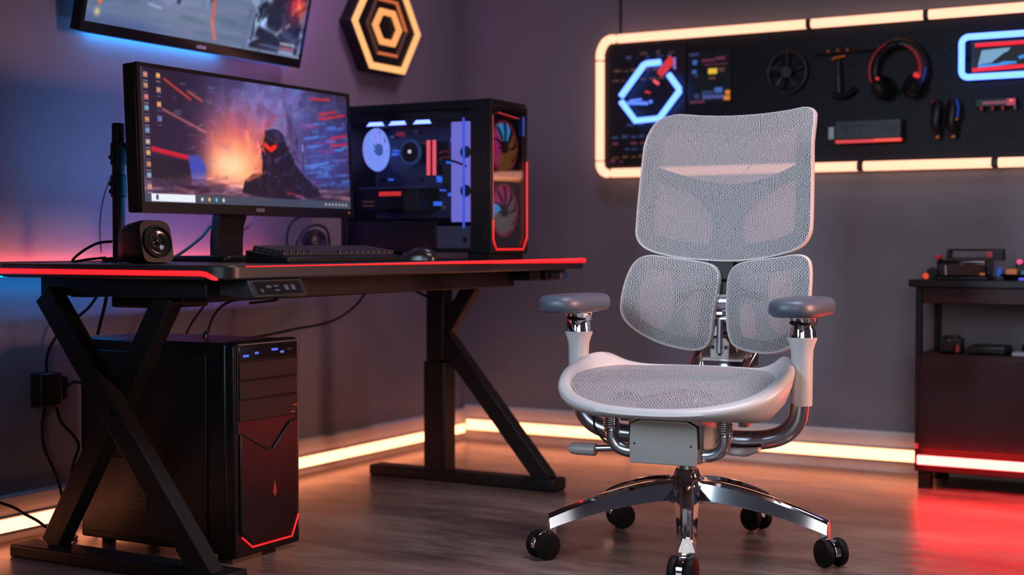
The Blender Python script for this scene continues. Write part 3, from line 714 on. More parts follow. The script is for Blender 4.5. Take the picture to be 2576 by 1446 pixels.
    for k, c in enumerate(((220, 230, 220), (236, 190, 120), (110, 200, 225), (236, 226, 200))): P.blob(0.245 + k * 0.032, 0.034, 0.006, 0.016, c, 1, 2)
    for k in range(7): P.blob(0.86 + k * 0.019, 0.034, 0.005, 0.012, (220, 214, 205), 0.8, 2)
    P.blur(0.7); g_ = P.a.mean(axis=2, keepdims=True); P.a = np.clip(g_ + (P.a - g_) * 1.28, 0, 255); P.a = np.clip((P.a - 12) * 1.07, 0, 255)
    return P

def paint_tv():
    P = Paint(400, 230, (88, 104, 136))
    n1 = P.fbm(5, 4); n2 = P.fbm(20, 8)
    P.mix(n1, (128, 142, 172), 0.8); P.mix(np.clip((P.Y - 0.42) / 0.2, 0, 1), (58, 84, 140), 0.9)
    P.mix(np.clip(n2 - 0.45, 0, 1) * 2.5 * (P.Y > 0.36), (22, 30, 56), 0.9)
    P.mix(np.clip(P.noise(6, 40) - 0.5, 0, 1) * 1.6, (160, 172, 200), 0.4)
    P.strokes(160, 0, 1, 0, 1.0, 0.05, 0.2, 0.08, 0.30, 0.016, 0.14, 0.4)
    # dark upper left with gold lines
    P.mix(np.clip((0.26 - P.X) / 0.08, 0, 1) * np.clip((P.Y - 0.16) / 0.10, 0, 1), (26, 34, 58), 0.95)
    for k in range(9): P.line(0.03 + 0.01 * k, 0.34 + 0.012 * k, 0.14 + 0.008 * k, 0.36 + 0.010 * k, 0.007, (190, 150, 90), 0.7)
    P.line(0.25, 0.42, 0.40, 0.33, 0.012, (176, 190, 214), 0.7); P.line(0.24, 0.38, 0.40, 0.31, 0.010, (60, 72, 104), 0.8); P.line(0.10, 0.20, 0.40, 0.28, 0.008, (50, 60, 84), 0.6)
    P.mix(np.clip((0.10 - P.Y) / 0.08, 0, 1) * np.clip((0.42 - P.X) / 0.2, 0, 1), (70, 92, 140), 0.8)
    P.line(0.05, 0.12, 0.05, 0.16, 0.018, (230, 120, 60), 0.9); P.blob(0.045, 0.06, 0.01, 0.02, (240, 220, 130), 0.9)
    # two walking figures far away, one red, and their shadows
    P.line(0.375, 0.52, 0.378, 0.36, 0.030, (36, 42, 66), 0.95); P.line(0.378, 0.36, 0.372, 0.20, 0.014, (34, 40, 60), 0.9)
    P.line(0.52, 0.56, 0.525, 0.42, 0.034, (160, 50, 46), 0.95); P.line(0.522, 0.42, 0.525, 0.26, 0.022, (46, 48, 70), 0.95); P.line(0.53, 0.30, 0.535, 0.12, 0.012, (226, 92, 70), 0.95); P.line(0.535, 0.12, 0.56, 0.03, 0.014, (214, 110, 100), 0.9)
    P.line(0.50, 0.30, 0.502, 0.20, 0.012, (120, 150, 196), 0.6); P.blob(0.60, 0.46, 0.10, 0.10, (40, 70, 140), 0.8)
    # large dark vehicle at the right with a red lamp
    P.poly([(0.73, 0.02), (0.735, 0.20), (0.76, 0.36), (0.78, 0.60), (0.93, 0.60), (0.955, 0.32), (0.98, 0.18), (0.985, 0.02)], (24, 28, 46), 0.95)
    P.line(0.75, 0.17, 0.86, 0.13, 0.012, (150, 172, 220), 0.8); P.line(0.86, 0.13, 0.92, 0.20, 0.012, (170, 150, 170), 0.7); P.line(0.745, 0.08, 0.745, 0.20, 0.012, (190, 214, 240), 0.7); P.line(0.78, 0.05, 0.96, 0.03, 0.010, (110, 140, 200), 0.5)
    P.blob(0.80, 0.34, 0.012, 0.03, (190, 220, 240), 0.9); P.line(0.72, 0.30, 0.76, 0.34, 0.02, (150, 180, 220), 0.6)
    P.blob(0.95, 0.33, 0.05, 0.09, (196, 40, 44), 0.95); P.blob(0.958, 0.31, 0.022, 0.035, (255, 120, 60), 1)
    P.mix(np.clip((P.X - 0.86) / 0.1, 0, 1) * np.clip((P.Y - 0.38) / 0.1, 0, 1), (66, 40, 70), 0.85)
    P.line(0.90, 0.14, 0.99, 0.08, 0.03, (96, 110, 170), 0.5)
    P.strokes(160, 0.70, 1.0, 0, 0.7, 0.4, 0.9, 0.03, 0.10, 0.010, 0.7, 0.5); P.strokes(120, 0, 0.3, 0.15, 0.7, 0.2, 0.4, 0.03, 0.12, 0.009, 0.6, 0.5)
    for k in range(3): P.rect(0.885, 0.015 + 0.026 * k, 0.965, 0.032 + 0.026 * k, [(170, 176, 200), (190, 90, 96), (196, 200, 216)][k], 0.75)
    for k in range(60):
        x = rng.uniform(0, 1); y = rng.uniform(0.5, 1.0); P.line(x, y, x + rng.uniform(-0.01, 0.01), y + rng.uniform(0, 0.1), 0.008, (150, 170, 210), rng.uniform(0.1, 0.5))
    P.blur(1.1)
    return P

# ------------------------------------------------------------------ television on the left wall, tipped forward
tv = thing('television', 'large wall mounted television tipped forward above the monitor', 'television', (LX, 3.34, 1.38))
ty0, ty1 = 2.853, 3.826
tilt = radians(13)
tvB = Vector((LX + 0.060, 0, 1.378)); tvU = Vector((sin(tilt), 0, cos(tilt))); tvN = Vector((cos(tilt), 0, -sin(tilt)))
def tvp(y, h, d): return tvB + tvU * h + tvN * d + Vector((0, y, 0))
def tvbox(y0, y1, h0, h1, d0, d1):
    mb = MB(); vs = [tvp(y, h, d) for y in (y0, y1) for h in (h0, h1) for d in (d0, d1)]
    return mb.add(vs, [(0, 1, 3, 2), (4, 6, 7, 5), (0, 4, 5, 1), (2, 3, 7, 6), (0, 2, 6, 4), (1, 5, 7, 3)])
TH = 0.555
tvbox(ty0, ty1, 0, TH, -0.035, 0.0).build('casing', M['black'], tv, bevel=0.004)
bz = MB()
for a in ((ty0, ty1, 0, 0.030), (ty0, ty1, TH - 0.012, TH), (ty0, ty0 + 0.012, 0.03, TH - 0.012), (ty1 - 0.012, ty1, 0.03, TH - 0.012)):
    q = tvbox(a[0], a[1], a[2], a[3], 0.0, 0.006); bz.add(q.v, q.f)
bz.build('bezel', M['gloss'], tv)
M['tvscreen'] = screen_mat('television_picture', 1.0); M['monscreen'] = screen_mat('monitor_picture', 1.0)
screen('screen', paint_tv(), lambda u, v: tvp(ty0 + 0.012 + u * (ty1 - ty0 - 0.024), 0.030 + v * (TH - 0.042), 0.003), M['tvscreen'], tv)
tvbox(3.318, 3.360, 0.008, 0.018, 0.006, 0.008).build('logo', M['silver'], tv)
MB().span((LX + 0.002, 3.20, 1.55), (LX + 0.09, 3.48, 1.70)).build('wall_bracket', M['steel'], tv)
tvbox(ty0 + 0.08, ty1 - 0.34, 0.010, 0.022, -0.049, -0.036).build('backlight', M['tvstrip'], tv)
tvbox(ty1 - 0.052, ty1 - 0.040, 0.04, TH - 0.05, -0.049, -0.036).build('backlight', M['violetstrip'], tv)
tvbox(ty0 + 0.02, ty1 - 0.02, -0.004, 0.0, -0.030, -0.026).build('lower_light_line', glow('dim_blue_edge', (0.02, 0.12, 0.42), 1.0), tv)

# ------------------------------------------------------------------ hexagon light on the left wall
hs_ = thing('hexagon_light', 'orange glowing hexagon light of three rings on the left wall', 'wall light', (LX, 4.358, 1.58))
HC = (4.358, 1.583)
def hexpts(w, h, f=0.505):
    return [(HC[0] - w, HC[1]), (HC[0] - w * f, HC[1] - h), (HC[0] + w * f, HC[1] - h), (HC[0] + w, HC[1]), (HC[0] + w * f, HC[1] + h), (HC[0] - w * f, HC[1] + h)]
def ringmesh(o, i, x0, x1):
    mb = MB(); rings = [[(x0, a, b) for a, b in o], [(x1, a, b) for a, b in o], [(x1, a, b) for a, b in i], [(x0, a, b) for a, b in i]]
    return mb.loft(rings, loop=True)
hxX = LX + 0.05
MB().prism(hexpts(0.226, 0.166), 'x', LX, hxX).build('back_plate', M['black'], hs_, bevel=0.004)
ringmesh(hexpts(0.219, 0.160), hexpts(0.187, 0.136), hxX, hxX + 0.008).build('outer_ring', M['hexglow'], hs_, bevel=0.002)
om, im = hexpts(0.132, 0.103), hexpts(0.119, 0.093)
for k in range(6):
    k2 = (k + 1) % 6
    poly = [om[k], om[k2], im[k2], im[k]]
    if k in (1, 4, 3): MB().prism(poly, 'x', hxX, hxX + 0.006).build('middle_bar', M['hexdim'], hs_)
    else: MB().prism(poly, 'x', hxX, hxX + 0.006).build('middle_bar', M['dimorange'], hs_)
ringmesh(hexpts(0.094, 0.066), hexpts(0.060, 0.043), hxX, hxX + 0.008).build('inner_ring', M['hexin'], hs_, bevel=0.002)

# ------------------------------------------------------------------ the desk
DX0, DX1, DY0, DY1, DZ = -2.885, -2.15, 2.48, 4.272, 0.742
DT = 0.034
dk = thing('desk', 'black height adjustable desk with crossed and braced steel legs and red light edges', 'desk', ((DX0 + DX1) / 2, (DY0 + DY1) / 2, 0))
def rpoly(x0, y0, x1, y1, r00, r10, r11, r01, n=6):
    pts = []
    for cx, cy, r, a0 in ((x0, y0, r00, pi), (x1, y0, r10, 3 * pi / 2), (x1, y1, r11, 0), (x0, y1, r01, pi / 2)):
        sx = 1 if cx == x0 else -1; sy = 1 if cy == y0 else -1
        for k in range(n + 1):
            a = a0 + k * pi / 2 / n; pts.append((cx + sx * r + r * cos(a), cy + sy * r + r * sin(a)))
    return pts
top_poly = rpoly(DX0, DY0, DX1, DY1, 0.012, 0.050, 0.012, 0.012)
MB().prism(top_poly, 'z', DZ - DT, DZ).build('tabletop', M['desk'], dk, bevel=0.005, seg=3)
# red strip along the near short edge, dropping at the rounded corner
rings = []
for x, za, zb in ((DX0 - 0.003, 0.0125, 0.0245), (-2.60, 0.0130, 0.0245), (-2.222, 0.0135, 0.0245), (-2.205, 0.0160, 0.0265), (-2.194, 0.0210, 0.0310), (-2.185, 0.0255, 0.0335), (-2.178, 0.0300, 0.0338)):
    cy_ = DY0 + 0.050 - sqrt(max(0.0, 0.050 ** 2 - max(0.0, x + 2.20) ** 2))
    rings.append([(x, cy_ - 0.003, DZ - za), (x, cy_ + 0.001, DZ - za), (x, cy_ + 0.001, DZ - zb), (x, cy_ - 0.003, DZ - zb)])
mb = MB().loft(rings, True, True)
mb.build('light_strip', M['reddesk'], dk)
mb = MB().tube([(DX1 + 0.0005, DY0 + 0.07, DZ - 0.0035), (DX1 + 0.003, DY0 + 0.9, DZ - 0.004), (DX1 + 0.005, DY1 - 0.010, DZ - 0.006)], [0.0007, 0.0030, 0.0062], 8)
mb.build('light_strip', M['reddesk'], dk)
# frame under the top
box((DX0 + 0.09, DY0 + 0.05, DZ - DT - 0.045), (DX1 - 0.10, DY0 + 0.11, DZ - DT)).build('end_rail', M['steel'], dk, bevel=0.004)
box((DX0 + 0.12, DY1 - 0.28, DZ - DT - 0.035), (DX1 - 0.05, DY1 - 0.21, DZ - DT)).build('end_rail', M['steel'], dk, bevel=0.004)
box((DX1 - 0.20, DY0 + 0.08, DZ - DT - 0.055), (DX1 - 0.13, DY1 - 0.24, DZ - DT)).build('long_rail', M['steel'], dk, bevel=0.004)
box((DX0 + 0.16, DY0 + 0.08, DZ - DT - 0.050), (DX0 + 0.22, DY1 - 0.24, DZ - DT)).build('long_rail', M['steel'], dk, bevel=0.004)
box((DX0 + 0.26, DY0 + 0.12, DZ - DT - 0.075), (DX0 + 0.42, DY0 + 0.30, DZ - DT)).build('motor_box', M['steel'], dk, bevel=0.006)
# near end: crossed legs on a floor bar
def bar(p0, p1, w, t, name, mat=None, bev=0.004):
    p0, p1 = Vector(p0), Vector(p1); d = (p1 - p0).normalized(); yv = Vector((0, 1, 0)); n = d.cross(yv).normalized()
    vs = []
    for p in (p0, p1):
        for a in (-1, 1):
            for b in (-1, 1): vs.append(p + n * (a * w / 2) + yv * (b * t / 2))
    return MB().add(vs, [(0, 1, 3, 2), (4, 6, 7, 5), (0, 4, 5, 1), (2, 3, 7, 6), (0, 2, 6, 4), (1, 5, 7, 3)]).build(name, mat or M['steel'], dk, bevel=bev)
LY = DY0 + 0.062
bar((-2.755, LY - 0.022, 0.668), (-2.235, LY - 0.022, 0.015), 0.060, 0.045, 'cross_leg')
bar((-2.400, LY + 0.028, 0.668), (-2.795, LY + 0.028, 0.030), 0.060, 0.045, 'cross_leg')
box((-2.885, LY - 0.040, 0.0), (-2.18, LY + 0.045, 0.032)).build('floor_bar', M['steel'], dk, bevel=0.005)
MB().cyl((-2.525, LY - 0.05, 0.385), (-2.525, LY - 0.04, 0.385), 0.007, n=14).build('bolt', M['black'], dk)
# far end: column, floor bar and braces
CYY = 4.035
box((-2.617, CYY - 0.030, 0.03), (-2.535, CYY + 0.045, 0.40)).build('column', M['steel'], dk, bevel=0.006)
box((-2.610, CYY - 0.024, 0.40), (-2.542, CYY + 0.039, 0.674)).build('inner_column', M['steel'], dk, bevel=0.005)
box((-2.84, CYY - 0.030, 0.0), (-2.125, CYY + 0.045, 0.036)).build('floor_bar', M['steel'], dk, bevel=0.006)
bar((-2.55, CYY + 0.008, 0.475), (-2.165, CYY + 0.008, 0.028), 0.056, 0.050, 'brace')
bar((-2.55, CYY + 0.008, 0.50), (-2.425, CYY + 0.008, 0.685), 0.050, 0.045, 'brace')
box((-2.245, CYY - 0.036, 0.0), (-2.118, CYY + 0.051, 0.040)).build('foot_cap', M['rubber'], dk, bevel=0.008)
# hand control under the front edge
cp = thing('control_panel', 'small dark control box with buttons under the front edge of the desk', 'control panel', (-2.18, 2.66, 0.66))
mb = MB().prism([(-2.235, DZ - DT - 0.001), (-2.150, DZ - DT - 0.001), (-2.128, 0.668), (-2.150, 0.664), (-2.235, 0.672)], 'y', 2.555, 2.755)
mb.build('case', M['grey'], cp, bevel=0.003)
def cpt(y, t, d=0.0008): # on the sloping face
    a, b = Vector((-2.150, 0, DZ - DT)), Vector((-2.128, 0, 0.668)); n = Vector((0.876, 0, 0.48)).normalized()
    return a + (b - a) * t + n * d + Vector((0, y, 0))
def cquad(y0, y1, t0, t1, name, mat):
    vs = [cpt(y0, t0), cpt(y1, t0), cpt(y1, t1), cpt(y0, t1)]; vs += [cpt(y0, t0, -0.001), cpt(y1, t0, -0.001), cpt(y1, t1, -0.001), cpt(y0, t1, -0.001)]
    return MB().add(vs, [(0, 1, 2, 3), (4, 7, 6, 5), (0, 4, 5, 1), (1, 5, 6, 2), (2, 6, 7, 3), (3, 7, 4, 0)]).build(name, mat, cp)
cquad(2.572, 2.738, 0.14, 0.86, 'display', M['satin'])
M['ctrlmark'] = glow('control_marks', (0.06, 0.07, 0.11), 0.8)
for y0, y1, t0, t1 in ((2.585, 2.595, 0.55, 0.75), (2.61, 2.628, 0.35, 0.5), (2.638, 2.655, 0.35, 0.45), (2.638, 2.655, 0.6, 0.7), (2.675, 2.690, 0.35, 0.65), (2.700, 2.715, 0.35, 0.65)):
    cquad(y0, y1, t0, t1, 'button', M['ctrlmark'])
# cable tray stuff at the far end
ct = thing('cable_tray', 'dark cable tray with small plugs under the far end of the desk', 'cable tray', (-2.30, 4.15, 0.66))
box((-2.44, 4.10, 0.672), (-2.20, 4.235, DZ - DT - 0.001)).build('tray', M['black'], ct, bevel=0.004)
for i, (y, m) in enumerate(((4.12, 'orangepaint'), (4.15, 'grey'), (4.18, 'midgrey'), (4.21, 'bluepaint'))):
    box((-2.215, y, 0.676), (-2.188, y + 0.02, 0.698)).build('plug', M['grey'] if m in ('orangepaint',) else M[m], ct, bevel=0.003)
# LED strips on the desk: red one behind the top, blue one under its near back corner
t = thing('light_strip', 'red light strip hanging behind the back edge of the desk', 'light strip', (DX0, 3.2, DZ - 0.02))
box((LX + 0.016, 2.30, DZ - 0.010), (LX + 0.026, 3.72, DZ - 0.004)).build('diffuser', M['redstrip'], t)
box((LX + 0.012, 2.30, DZ - 0.014), (LX + 0.032, 3.72, DZ - 0.010)).build('channel', M['black'], t)
box((LX + 0.029, 2.30, DZ - 0.010), (LX + 0.032, 3.72, DZ + 0.002)).build('lip', M['black'], t)  # channel and lip added so red light spills neither down nor into the room
for y in (2.6, 3.1, 3.6): box((LX + 0.032, y, DZ - 0.014), (DX0, y + 0.02, DZ - 0.010)).build('bracket', M['black'], t)
t = thing('light_strip', 'blue light strip along the left wall just under desk height', 'light strip', (DX0 + 0.05, 2.8, DZ - DT - 0.02))
box((LX + 0.030, 2.30, DZ - DT - 0.004), (LX + 0.042, 2.98, DZ - DT - 0.001)).build('diffuser', M['understrip'], t)
box((LX + 0.0, 2.30, DZ - DT - 0.001), (LX + 0.048, 2.98, DZ - DT + 0.003)).build('channel', M['black'], t)

# ------------------------------------------------------------------ monitor
mo = thing('monitor', 'wide black computer monitor showing an armoured figure before a fire', 'monitor', (-2.70, 3.0, DZ))
mt = radians(-2.5); mB = Vector((-2.62, 0, 0.872)); mU = Vector((sin(mt), 0, cos(mt))); mN = Vector((cos(mt), 0, -sin(mt)))
my0, my1, MH = 2.700, 3.612, 0.382
def mp(y, h, d): return mB + mU * h + mN * d + Vector((0, y, 0))
def mbox(y0, y1, h0, h1, d0, d1):
    vs = [mp(y, h, d) for y in (y0, y1) for h in (h0, h1) for d in (d0, d1)]
    return MB().add(vs, [(0, 1, 3, 2), (4, 6, 7, 5), (0, 4, 5, 1), (2, 3, 7, 6), (0, 2, 6, 4), (1, 5, 7, 3)])
mbox(my0, my1, 0, MH, -0.045, 0.0).build('casing', M['black'], mo, bevel=0.006)
bz = MB()
for a in ((my0, my1, 0, 0.026), (my0, my1, MH - 0.010, MH), (my0, my0 + 0.012, 0.026, MH - 0.010), (my1 - 0.012, my1, 0.026, MH - 0.010)):
    q = mbox(a[0], a[1], a[2], a[3], 0.0, 0.006); bz.add(q.v, q.f)
bz.build('bezel', M['satin'], mo)
screen('screen', paint_monitor(), lambda u, v: mp(my0 + 0.012 + u * (my1 - my0 - 0.024), 0.026 + v * (MH - 0.036), 0.003), M['monscreen'], mo)
fc = bpy.data.curves.new('brand_text', 'FONT'); fc.body = 'ESHD'; fc.size = 0.0135; fc.align_x = 'CENTER'; fc.align_y = 'CENTER'; fc.extrude = 0.0003; fc.space_character = 1.1
tt = bpy.data.objects.new('brand_source', fc); COL.objects.link(tt); bpy.context.view_layer.update()
tm = bpy.data.meshes.new_from_object(tt.evaluated_get(bpy.context.evaluated_depsgraph_get())); bpy.data.objects.remove(tt)
to = bpy.data.objects.new('brand_lettering', tm); COL.objects.link(to); tm.materials.clear(); tm.materials.append(M['silver']); to.parent = mo
Rm = Matrix(((0, mU.x, mN.x), (1, 0, 0), (0, mU.z, mN.z))).to_4x4()
to.matrix_local = Matrix.Translation(mp(3.165, 0.013, 0.0066) - OFF[mo.name]) @ Rm
mbox(3.585, 3.589, 0.012, 0.016, 0.006, 0.007).build('power_light', M['redbar'], mo)
mbox(my0 + 0.19, my1 - 0.42, 0.05, 0.062, -0.058, -0.046).build('backlight', M['bluestrip'], mo)
mbox(my1 - 0.40, my1 - 0.06, 0.05, 0.062, -0.058, -0.046).build('backlight', M['monviolet'], mo)
# neck and foot
nk = MB(); rings = []
for z, x, w in ((DZ + 0.012, -2.70, 0.062), (DZ + 0.06, -2.70, 0.062), (DZ + 0.10, -2.695, 0.062), (DZ + 0.135, -2.685, 0.066), (0.93, -2.682, 0.070), (0.99, -2.680, 0.070)):
    rings.append([(x - 0.014, 3.12 - w + 0.006, z), (x + 0.014, 3.12 - w + 0.006, z), (x + 0.014, 3.12 + w - 0.006, z), (x - 0.014, 3.12 + w - 0.006, z)])
nk.loft(rings, True, True).build('neck', M['satin'], mo, bevel=0.004)
MB().prism(rpoly(-2.80, 2.985, -2.585, 3.32, 0.02, 0.02, 0.02, 0.02), 'z', DZ, DZ + 0.016).build('foot', M['satin'], mo, bevel=0.004)

# second pole behind it
pm = thing('monitor_pole', 'black vertical clamp pole standing behind the left edge of the monitor', 'pole', (-2.80, 2.805, DZ))
MB().cyl((-2.80, 2.805, DZ), (-2.80, 2.805, 1.112), 0.0165, n=20).build('pole', M['matte'], pm, bevel=0.004)
MB().lathe([(0.0, 0.0), (0.045, 0.0), (0.045, 0.012), (0.018, 0.014)], Matrix.Translation((-2.80, 2.805, DZ)), 24).build('base', M['matte'], pm)
for z in (1.03, 0.945): MB().cyl((-2.80, 2.805, z - 0.03), (-2.80, 2.805, z + 0.03), 0.0205, n=20).build('collar', M['matte'], pm, bevel=0.003)
for z in (1.02, 0.95, 0.93): MB().cyl((-2.80, 2.782, z), (-2.80, 2.775, z), 0.006, n=10).build('knob', M['matte'], pm)
MB().tube([(-2.79, 2.81, 1.05), (-2.72, 2.84, 1.05)], 0.010, 10).build('arm', M['matte'], pm)

# ------------------------------------------------------------------ speaker
spk = thing('speaker', 'small black rounded desktop speaker beside the monitor with round driver', 'speaker', (-2.565, 2.662, DZ), radians(-10), world=False)
def sq_ring(x, w, h, z0, n=40, e=5.0, tip=0.0):
    out = []
    for k in range(n):
        a = 2 * pi * k / n; c, s_ = cos(a), sin(a)
        yy = abs(c) ** (2 / e) * (1 if c >= 0 else -1) * w / 2; zz = abs(s_) ** (2 / e) * (1 if s_ >= 0 else -1) * h / 2 + z0 + h / 2
        out.append((x + tip * (h / 2 - (zz - z0)), yy, zz))
    return out
mb = MB().loft([sq_ring(-0.066, 0.066, 0.070, 0.012), sq_ring(-0.060, 0.082, 0.086, 0.003), sq_ring(-0.03, 0.092, 0.100, 0.0), sq_ring(0.030, 0.098, 0.108, 0.0, tip=0.18), sq_ring(0.044, 0.092, 0.102, 0.003, tip=0.22)], True, True)
mb.build('enclosure', M['satin'], spk, smooth=50)
dM = Matrix.Translation((0.0465, 0, 0.054)) @ Matrix.Rotation(radians(90 - 12), 4, 'Y')
MB().lathe([(0.040, 0.0), (0.041, 0.004), (0.036, 0.006), (0.034, 0.002), (0.030, 0.0035)], dM, 36, False, False).build('surround', M['rubber'], spk)
MB().lathe([(0.030, 0.0035), (0.026, 0.004), (0.012, -0.003), (0.009, 0.000), (0.005, 0.003), (0.0, 0.004)], dM, 36, False, False).build('driver', M['gloss'], spk)
MB().cyl((-0.066, 0, 0.05), (-0.078, 0, 0.05), 0.022, 0.018, 20).build('rear_cap', M['black'], spk, bevel=0.003)

# ------------------------------------------------------------------ keyboard with separate keys, mouse
kb = thing('keyboard', 'black keyboard lying on the desk in front of the monitor', 'keyboard', (-2.335, 3.10, DZ))
ky0, ky1, kx0, kx1 = 2.85, 3.385, -2.405, -2.265
mb = MB().prism([(kx1, DZ), (kx1, DZ + 0.014), (kx1 - 0.028, DZ + 0.018), (kx0, DZ + 0.033), (kx0, DZ)], 'y', ky0, ky1)
mb.build('case', M['satin'], kb, bevel=0.003)
kcap = MB(); b0, b1 = 0.0145, 0.0125
kcap.loft([[(-0.0080, -b0 / 2 * 1.08, 0), (0.0080, -b0 / 2 * 1.08, 0), (0.0080, b0 / 2 * 1.08, 0), (-0.0080, b0 / 2 * 1.08, 0)], [(-0.0062, -b0 / 2 * 0.82, 0.013), (0.0062, -b0 / 2 * 0.82, 0.013), (0.0062, b0 / 2 * 0.82, 0.013), (-0.0062, b0 / 2 * 0.82, 0.013)]], True, True)
def kz(x): return DZ + 0.018 + (kx1 - 0.028 - x) / (kx1 - 0.028 - kx0) * 0.015
k0 = None
cols = 19
for r in range(5):
    for c in range(cols):
        if r == 0 and 4 <= c <= 8:
            if c != 6: continue
        x = kx1 - 0.040 - r * 0.0215; y = ky0 + 0.020 + (c + 0.5) * (ky1 - ky0 - 0.04) / cols
        if k0 is None:
            OFFk = OFF[kb.name]; k0 = MB().add([Vector(p) + OFFk for p in kcap.v], kcap.f).build('key', M['keycap'], kb, bevel=0.0012); o = k0
        else:
            o = k0.copy(); COL.objects.link(o)
        o.location = Vector((x, y, kz(x))) - OFFk
        s_ = 1.5; o.scale = (1.15, 1.62 if not (r == 0 and c == 6) else 8.6, 1.0); o.rotation_euler = (0, radians(7.5), 0)
ms = thing('mouse', 'black computer mouse on the desk right of the keyboard', 'mouse', (-2.30, 3.50, DZ), radians(18), world=False)
rings = []
for t_ in np.linspace(0, 1, 15):
    x = 0.058 - 0.116 * t_; w = 0.033 * (1 - (abs(t_ * 2 - 1.0)) ** 3.2) ** 0.5 + 0.0015
    h = 0.004 + 0.034 * max(0.0, sin(pi * (t_ ** 0.8))) ** 0.7
    rings.append([(x, w * cos(a), 0.001 + h * max(0, sin(a)) ** 0.8 if sin(a) > 0 else 0.001) for a in [2 * pi * k / 24 for k in range(24)]])
MB().loft(rings, True, True).build('shell', pbr('mouse_black', (0.012, 0.012, 0.014, 1), 0.24), ms, smooth=60)
MB().cyl((0.026, -0.004, 0.030), (0.026, 0.004, 0.030), 0.009, n=16).build('wheel', M['rubber'], ms)
mb = MB().tube([(0.05, 0, 0.020), (0.035, 0, 0.0295), (0.015, 0, 0.0355), (0.0, 0, 0.0378)], 0.0009, 6); mb.build('seam', M['gloss'], ms)
# ------------------------------------------------------------------ glass-sided computer on the desk
pc = thing('desktop_computer', 'black computer case with glass side and coloured fans on the desk', 'computer', (-2.47, 3.85, DZ))
cx0, cx1, cy0, cy1, cz0, cz1 = -2.765, -2.20, 3.745, 3.972, DZ + 0.022, 1.232
def cb(a, b, name, mat, par=pc, bev=0.003): return box(a, b).build(name, mat, par, bevel=bev)
MB().prism([(cx0 + 0.012, cz1 - 0.006), (cx0 + 0.02, cz1 - 0.028), (cx1 - 0.06, cz1 - 0.028), (cx1 - 0.005, cz1 - 0.028), (cx1 - 0.005, cz1), (cx0 + 0.03, cz1)], 'y', cy0 + 0.006, cy1).build('top_panel', M['satin'], pc, bevel=0.003)
cb((cx0, cy0 + 0.004, cz0), (cx1 - 0.012, cy1, cz0 + 0.012), 'bottom_panel', M['satin'])
cb((cx0, cy0 + 0.006, cz0 + 0.012), (cx0 + 0.010, cy1, cz1 - 0.028), 'rear_panel', M['black'])
cb((cx0 + 0.01, cy1 - 0.012, cz0 + 0.012), (cx1 - 0.012, cy1, cz1 - 0.028), 'far_side_panel', M['black'])
cb((cx0 + 0.01, cy1 - 0.045, cz0 + 0.11), (cx1 - 0.12, cy1 - 0.040, cz1 - 0.03), 'motherboard', pbr('board_blue_black', (0.045, 0.055, 0.12, 1), 0.3))
cb((cx1 - 0.075, cy0 + 0.001, cz0), (cx1 - 0.012, cy0 + 0.022, cz1 - 0.001), 'front_pillar', M['satin'])
cb((cx0, cy0 + 0.003, cz0 + 0.012), (cx0 + 0.030, cy0 + 0.012, cz1 - 0.028), 'rear_pillar', M['satin'])
cb((cx0 + 0.03, cy0 + 0.003, cz1 - 0.055), (cx1 - 0.075, cy0 + 0.012, cz1 - 0.028), 'top_rail', M['satin'])
cb((cx0 + 0.010, cy0 + 0.010, cz0 + 0.012), (cx1 - 0.205, cy1 - 0.012, cz0 + 0.098), 'power_supply_shroud', M['satin'])
cb((cx1 - 0.203, cy0 + 0.010, cz0 + 0.012), (cx1 - 0.076, cy1 - 0.012, cz0 + 0.082), 'power_supply_cover', M['midgrey2'])
MB().cyl((cx1 - 0.10, cy0 + 0.008, cz0 + 0.040), (cx1 - 0.10, cy0 + 0.011, cz0 + 0.040), 0.007, n=14).build('screw', M['black'], pc)
cb((cx0 + 0.028, cy0, cz0 + 0.012), (cx1 - 0.074, cy0 + 0.003, cz1 - 0.030), 'glass_side', M['glass'], bev=0.0)
for x in (cx0 + 0.06, cx1 - 0.05):
    cb((x - 0.04, cy0 + 0.01, DZ), (x + 0.04, cy1 - 0.01, cz0), 'foot', M['rubber'])
# three lit fans under the top
for k, x in enumerate((-2.640, -2.555, -2.462)):
    f = cb((x - 0.045, cy0 + 0.02, cz1 - 0.062), (x + 0.045, cy1 - 0.02, cz1 - 0.036), 'top_fan', M['black'])
    MB().prism([(x - 0.032, cz1 - 0.066), (x + 0.034, cz1 - 0.066), (x + 0.026, cz1 - 0.053), (x - 0.020, cz1 - 0.053)], 'y', cy0 + 0.0165, cy0 + 0.02).build('light', M['paleblue2'], f)
# rear fan, glowing, seen obliquely through the glass
def fan(c, R, axis, par, ringmat, blademat, hubmat, nb=7, tilt=0.5):
    c = Vector(c)
    e1, e2, nrm = {'x': (Vector((0, 1, 0)), Vector((0, 0, 1)), Vector((1, 0, 0))), 'y': (Vector((1, 0, 0)), Vector((0, 0, 1)), Vector((0, 1, 0)))}[axis]
    f = MB().torus(c, R, R * 0.07, axis).build('fan', ringmat, par)
    MB().cyl(c - nrm * 0.008, c + nrm * 0.010, R * 0.30, n=20).build('hub', hubmat, f)
    bl = MB()
    for k in range(nb):
        a = 2 * pi * k / nb
        def P(u, v, a=a):
            aa = a + (v - 0.5) * (0.75) + u * 0.35; r = R * (0.28 + 0.64 * u)
            return c + e1 * (r * cos(aa)) + e2 * (r * sin(aa)) + nrm * ((v - 0.5) * 0.012)
        bl.grid(P, 5, 4)
    o = bl.build('blades', blademat, f); m_ = o.modifiers.new('Solidify', 'SOLIDIFY'); m_.thickness = 0.0015
    return f
rf = Vector((-2.700, 3.86, 1.098))
fan(rf, 0.066, 'x', pc, M['paleblue'], M['paleblue'], M['bluehub'], 9)
